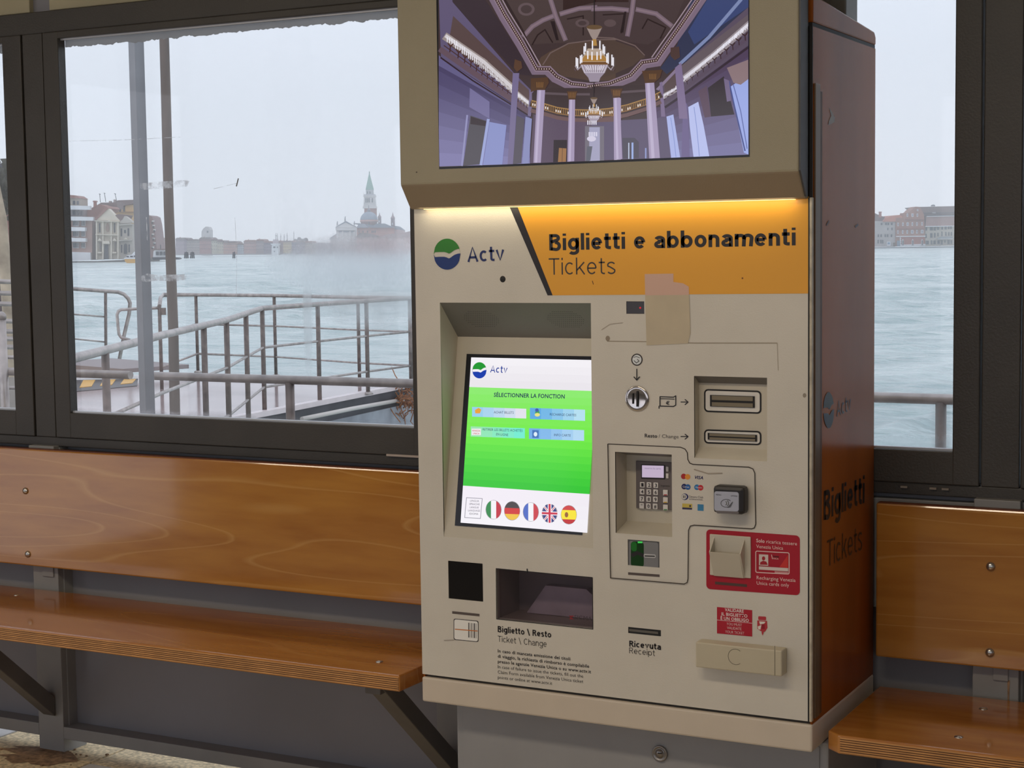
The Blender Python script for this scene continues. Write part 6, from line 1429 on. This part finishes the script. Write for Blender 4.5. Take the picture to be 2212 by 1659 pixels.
f = Far('island_quay', Z4(1000, 1345), DI-22, 'pale quay of the island below the domed church', 'quay'); f.prism('quay_wall', z4([(150, 1352), (1640, 1340), (1640, 1322), (150, 1336)]), 8, MF('pale_quay', (170, 160, 160)))
f.prism('low_wall', z4([(190, 1330), (460, 1330), (460, 1180), (190, 1170)]), 12, MF('misty_wall', (176, 160, 164)), 6)

# right shore seen through window 3
Z6 = lambda x, y: (1870+x/10.05, 430+y/10.05)
z6 = lambda P: [Z6(*p) for p in P]
DG = 860.
f = Far('quay', Z6(1000, 1040), DG-5, 'dark quay edge below the brick houses in the right window', 'quay'); f.prism('quay_wall', z6([(-400, 1056), (2700, 1018), (2700, 1075), (-400, 1075)]), 8, MF('dark_quay', (104, 102, 108)))
f = Far('grey_house', Z6(400, 1030), DG, 'grey house with orange roof and chimney beside the cabinet edge in the right window', 'building')
f.prism('wall', z6([(-300, 1040), (640, 1036), (640, 485), (380, 480), (-300, 470)]), 14, MF('grey_plaster', (176, 168, 164))); f.prism('roof', z6([(370, 492), (652, 490), (770, 470), (790, 378), (730, 345), (540, 360), (430, 420)]), 16, MF('orange_roof', (190, 116, 92)), -1)
f.prism('roof', z6([(-300, 480), (400, 488), (450, 390), (330, 350), (200, 290), (-300, 300)]), 16, M_ROOFD, 3); f.prism('chimney', z6([(290, 400), (335, 400), (332, 290), (295, 290)]), 2, M_BRK, -1); f.prism('chimney_cap', z6([(284, 292), (342, 292), (338, 274), (290, 274)]), 2.4, M_BRK, -1.2)
f.wins('window', [(*Z6(x, 540), 3.6, 4.6) for x in (345, 440, 490, 565)]+[(*Z6(x, 650), 2.4, 5.5) for x in (480, 570)]+[(*Z6(x, 795), 3.2, 6) for x in (275, 335, 425, 475, 560)]+[(*Z6(x, 925), 3, 8) for x in (270, 330, 370)], M_WIN)
f.prism('shop_front', z6([(455, 1020), (535, 1020), (535, 925), (455, 925)]), 1, M_WHITE, -.6); f.prism('shop_window', z6([(470, 980), (520, 980), (520, 940), (470, 940)]), 1, MF('shop_blue', (120, 150, 176)), -.8); f.prism('dark_door', z6([(600, 1022), (640, 1022), (640, 945), (600, 945)]), 1, MF('brown_door', (110, 86, 66)), -.6)
f.prism('grey_gate', z6([(668, 1025), (730, 1025), (730, 905), (668, 905)]), 1, MF('blue_grey_door', (124, 144, 160)), -1.6)
f = Far('brick_house', Z6(970, 1030), DG-1, 'brown brick house with stepped gable and white windows in the right window', 'building')
f.prism('wall', z6([(650, 1030), (1290, 1022), (1270, 350), (1200, 200), (1150, 168), (1082, 165), (1030, 210), (985, 240), (960, 272), (930, 295), (862, 300), (858, 348), (806, 352), (800, 402), (655, 405)]), 12, MF('brown_brick', (158, 108, 88), .2))
f.prism('ground_brick', z6([(760, 990), (1278, 985), (1278, 822), (760, 826)]), .8, MF('red_brick', (158, 88, 70), .2), -.5); f.prism('white_plinth', z6([(740, 1024), (1290, 1018), (1290, 972), (960, 985), (740, 990)]), 1, M_WHITE, -.7)
for (y, x0, x1, m) in ((800, 655, 1290, M_WHITE), (625, 680, 1290, M_BRK), (425, 860, 1270, M_BRK)): f.prism('string_course', z6([(x0, y+22), (x1, y+16), (x1, y-2), (x0, y+4)]), 1.2, m, -1)
for k in range(8): f.prism('quoin', z6([(738, 845+k*22), (762 if k % 2 else 752, 845+k*22), (762 if k % 2 else 752, 828+k*22), (738, 828+k*22)]), 1.1, M_WHITE, -.9)
cells = [(*Z6(x, 545-(x-900)*.02), 4.2 if x in (910, 1110) else 3, 7.5) for x in (702, 808, 910, 1012, 1112, 1222)]+[(*Z6(x, 714-(x-900)*.02), 5.5 if x in (800, 1010, 1225) else 3, 7.5) for x in (700, 802, 902, 1010, 1112, 1225)]+[(*Z6(x, 350), 4.4 if x == 1015 else 3, 7) for x in (905, 1015, 1122)]+[(*Z6(x, 885), 4.4, 8) for x in (900, 1110)]+[(*Z6(1128, 240), 3, 4)]
f.wins('window', cells, MF('pale_pane', (150, 152, 164)), frame=M_WHITE)
for xx in (800, 1012, 1218): prism('arched_door', [f(*Z6(*p), -1.) for p in ((xx-20, 1000), (xx+20, 1000), (xx+20, 900), (xx, 868), (xx-20, 900))], HF*.6, M_WHITE, f.o); prism('door_leaf', [f(*Z6(*p), -1.3) for p in ((xx-12, 1000), (xx+12, 1000), (xx+12, 908), (xx, 888), (xx-12, 908))], HF*.6, M_WIN, f.o)
f.prism('roof', z6([(1082, 170), (2700, 130), (2700, 350), (1275, 370), (1230, 280)]), 20, MF('umber_roof', (124, 100, 94)), 4); prism('roof_vent', [f(*Z6(1510+34*math.cos(t), 152-36*math.sin(t)), 3) for t in [PI*k/10 for k in range(11)]], HF*3, MF('vent_grey', (120, 116, 120)), f.o)
f.prism('skylight', z6([(1480, 305), (1565, 305), (1555, 285), (1490, 285)]), .6, M_WHITE, 3.2); f.prism('gutter', z6([(1240, 302), (2000, 300), (2000, 290), (1240, 292)]), .6, M_WIN, 3.2); f.prism('gutter', z6([(1270, 362), (2000, 348), (2000, 338), (1270, 352)]), .6, M_WIN, 3.2)
f = Far('cream_house', Z6(1700, 1020), DG, 'cream house with long rose roof and awning at the right frame edge', 'building')
f.prism('wall', z6([(1290, 1026), (2700, 1000), (2700, 570), (1290, 590)]), 12, MF('cream_plaster', (186, 176, 160))); f.prism('roof', z6([(1286, 590), (2700, 562), (2700, 350), (1310, 372)]), 14, MF('rose_tiles', (156, 120, 112)), -1); f.prism('cornice', z6([(1286, 604), (2700, 576), (2700, 562), (1286, 588)]), 2, M_WHITE, -1.6); f.prism('cornice', z6([(1310, 384), (2700, 360), (2700, 350), (1310, 372)]), 2, M_WHITE, -1.6)
f.wins('window', [(*Z6(1318, 650), 3, 7), (*Z6(1425, 645), 6.5, 7.5), (*Z6(1500, 645), 4.5, 7.5), (*Z6(1570, 635), 4, 6.5), (*Z6(1660, 630), 4, 6.5), (*Z6(1735, 625), 4.5, 7), (*Z6(1800, 622), 3, 6.5), (*Z6(1850, 620), 4, 6.5), (*Z6(1312, 800), 2.6, 9), (*Z6(1425, 790), 5, 10), (*Z6(1500, 785), 3, 10), (*Z6(1568, 770), 2.4, 8), (*Z6(1655, 755), 2.6, 10), (*Z6(1740, 755), 2.6, 8), (*Z6(1805, 755), 2.6, 8), (*Z6(1860, 755), 2.4, 8),
    (*Z6(1335, 945), 6.5, 8), (*Z6(1430, 940), 3.4, 9), (*Z6(1495, 940), 5, 8), (*Z6(1580, 935), 5, 8), (*Z6(1650, 940), 4, 10), (*Z6(1720, 920), 3, 5), (*Z6(1800, 935), 5, 9), (*Z6(1860, 935), 3, 8)], M_WIN)
prism('awning', [f(*Z6(*p), -2.5) for p in ((1535, 858), (1860, 850), (1850, 810), (1640, 815))], HF*2.5, MF('awning_grey', (140, 146, 148)), f.o); f.prism('awning_edge', z6([(1535, 872), (1860, 866), (1860, 858), (1535, 862)]), .5, M_WHITE, -2.7)
f = Far('harbour_skiff', Z4(1540, 1350), DI-60, 'tiny white boat with orange trim beside the machine edge', 'boat'); f.prism('hull', z4([(1530, 1362), (1620, 1362), (1620, 1345), (1530, 1345)]), 4, MF('orange_hull', (206, 150, 120))); f.prism('cabin', z4([(1545, 1345), (1620, 1345), (1620, 1305), (1550, 1305)]), 3, M_WHITE, .5)
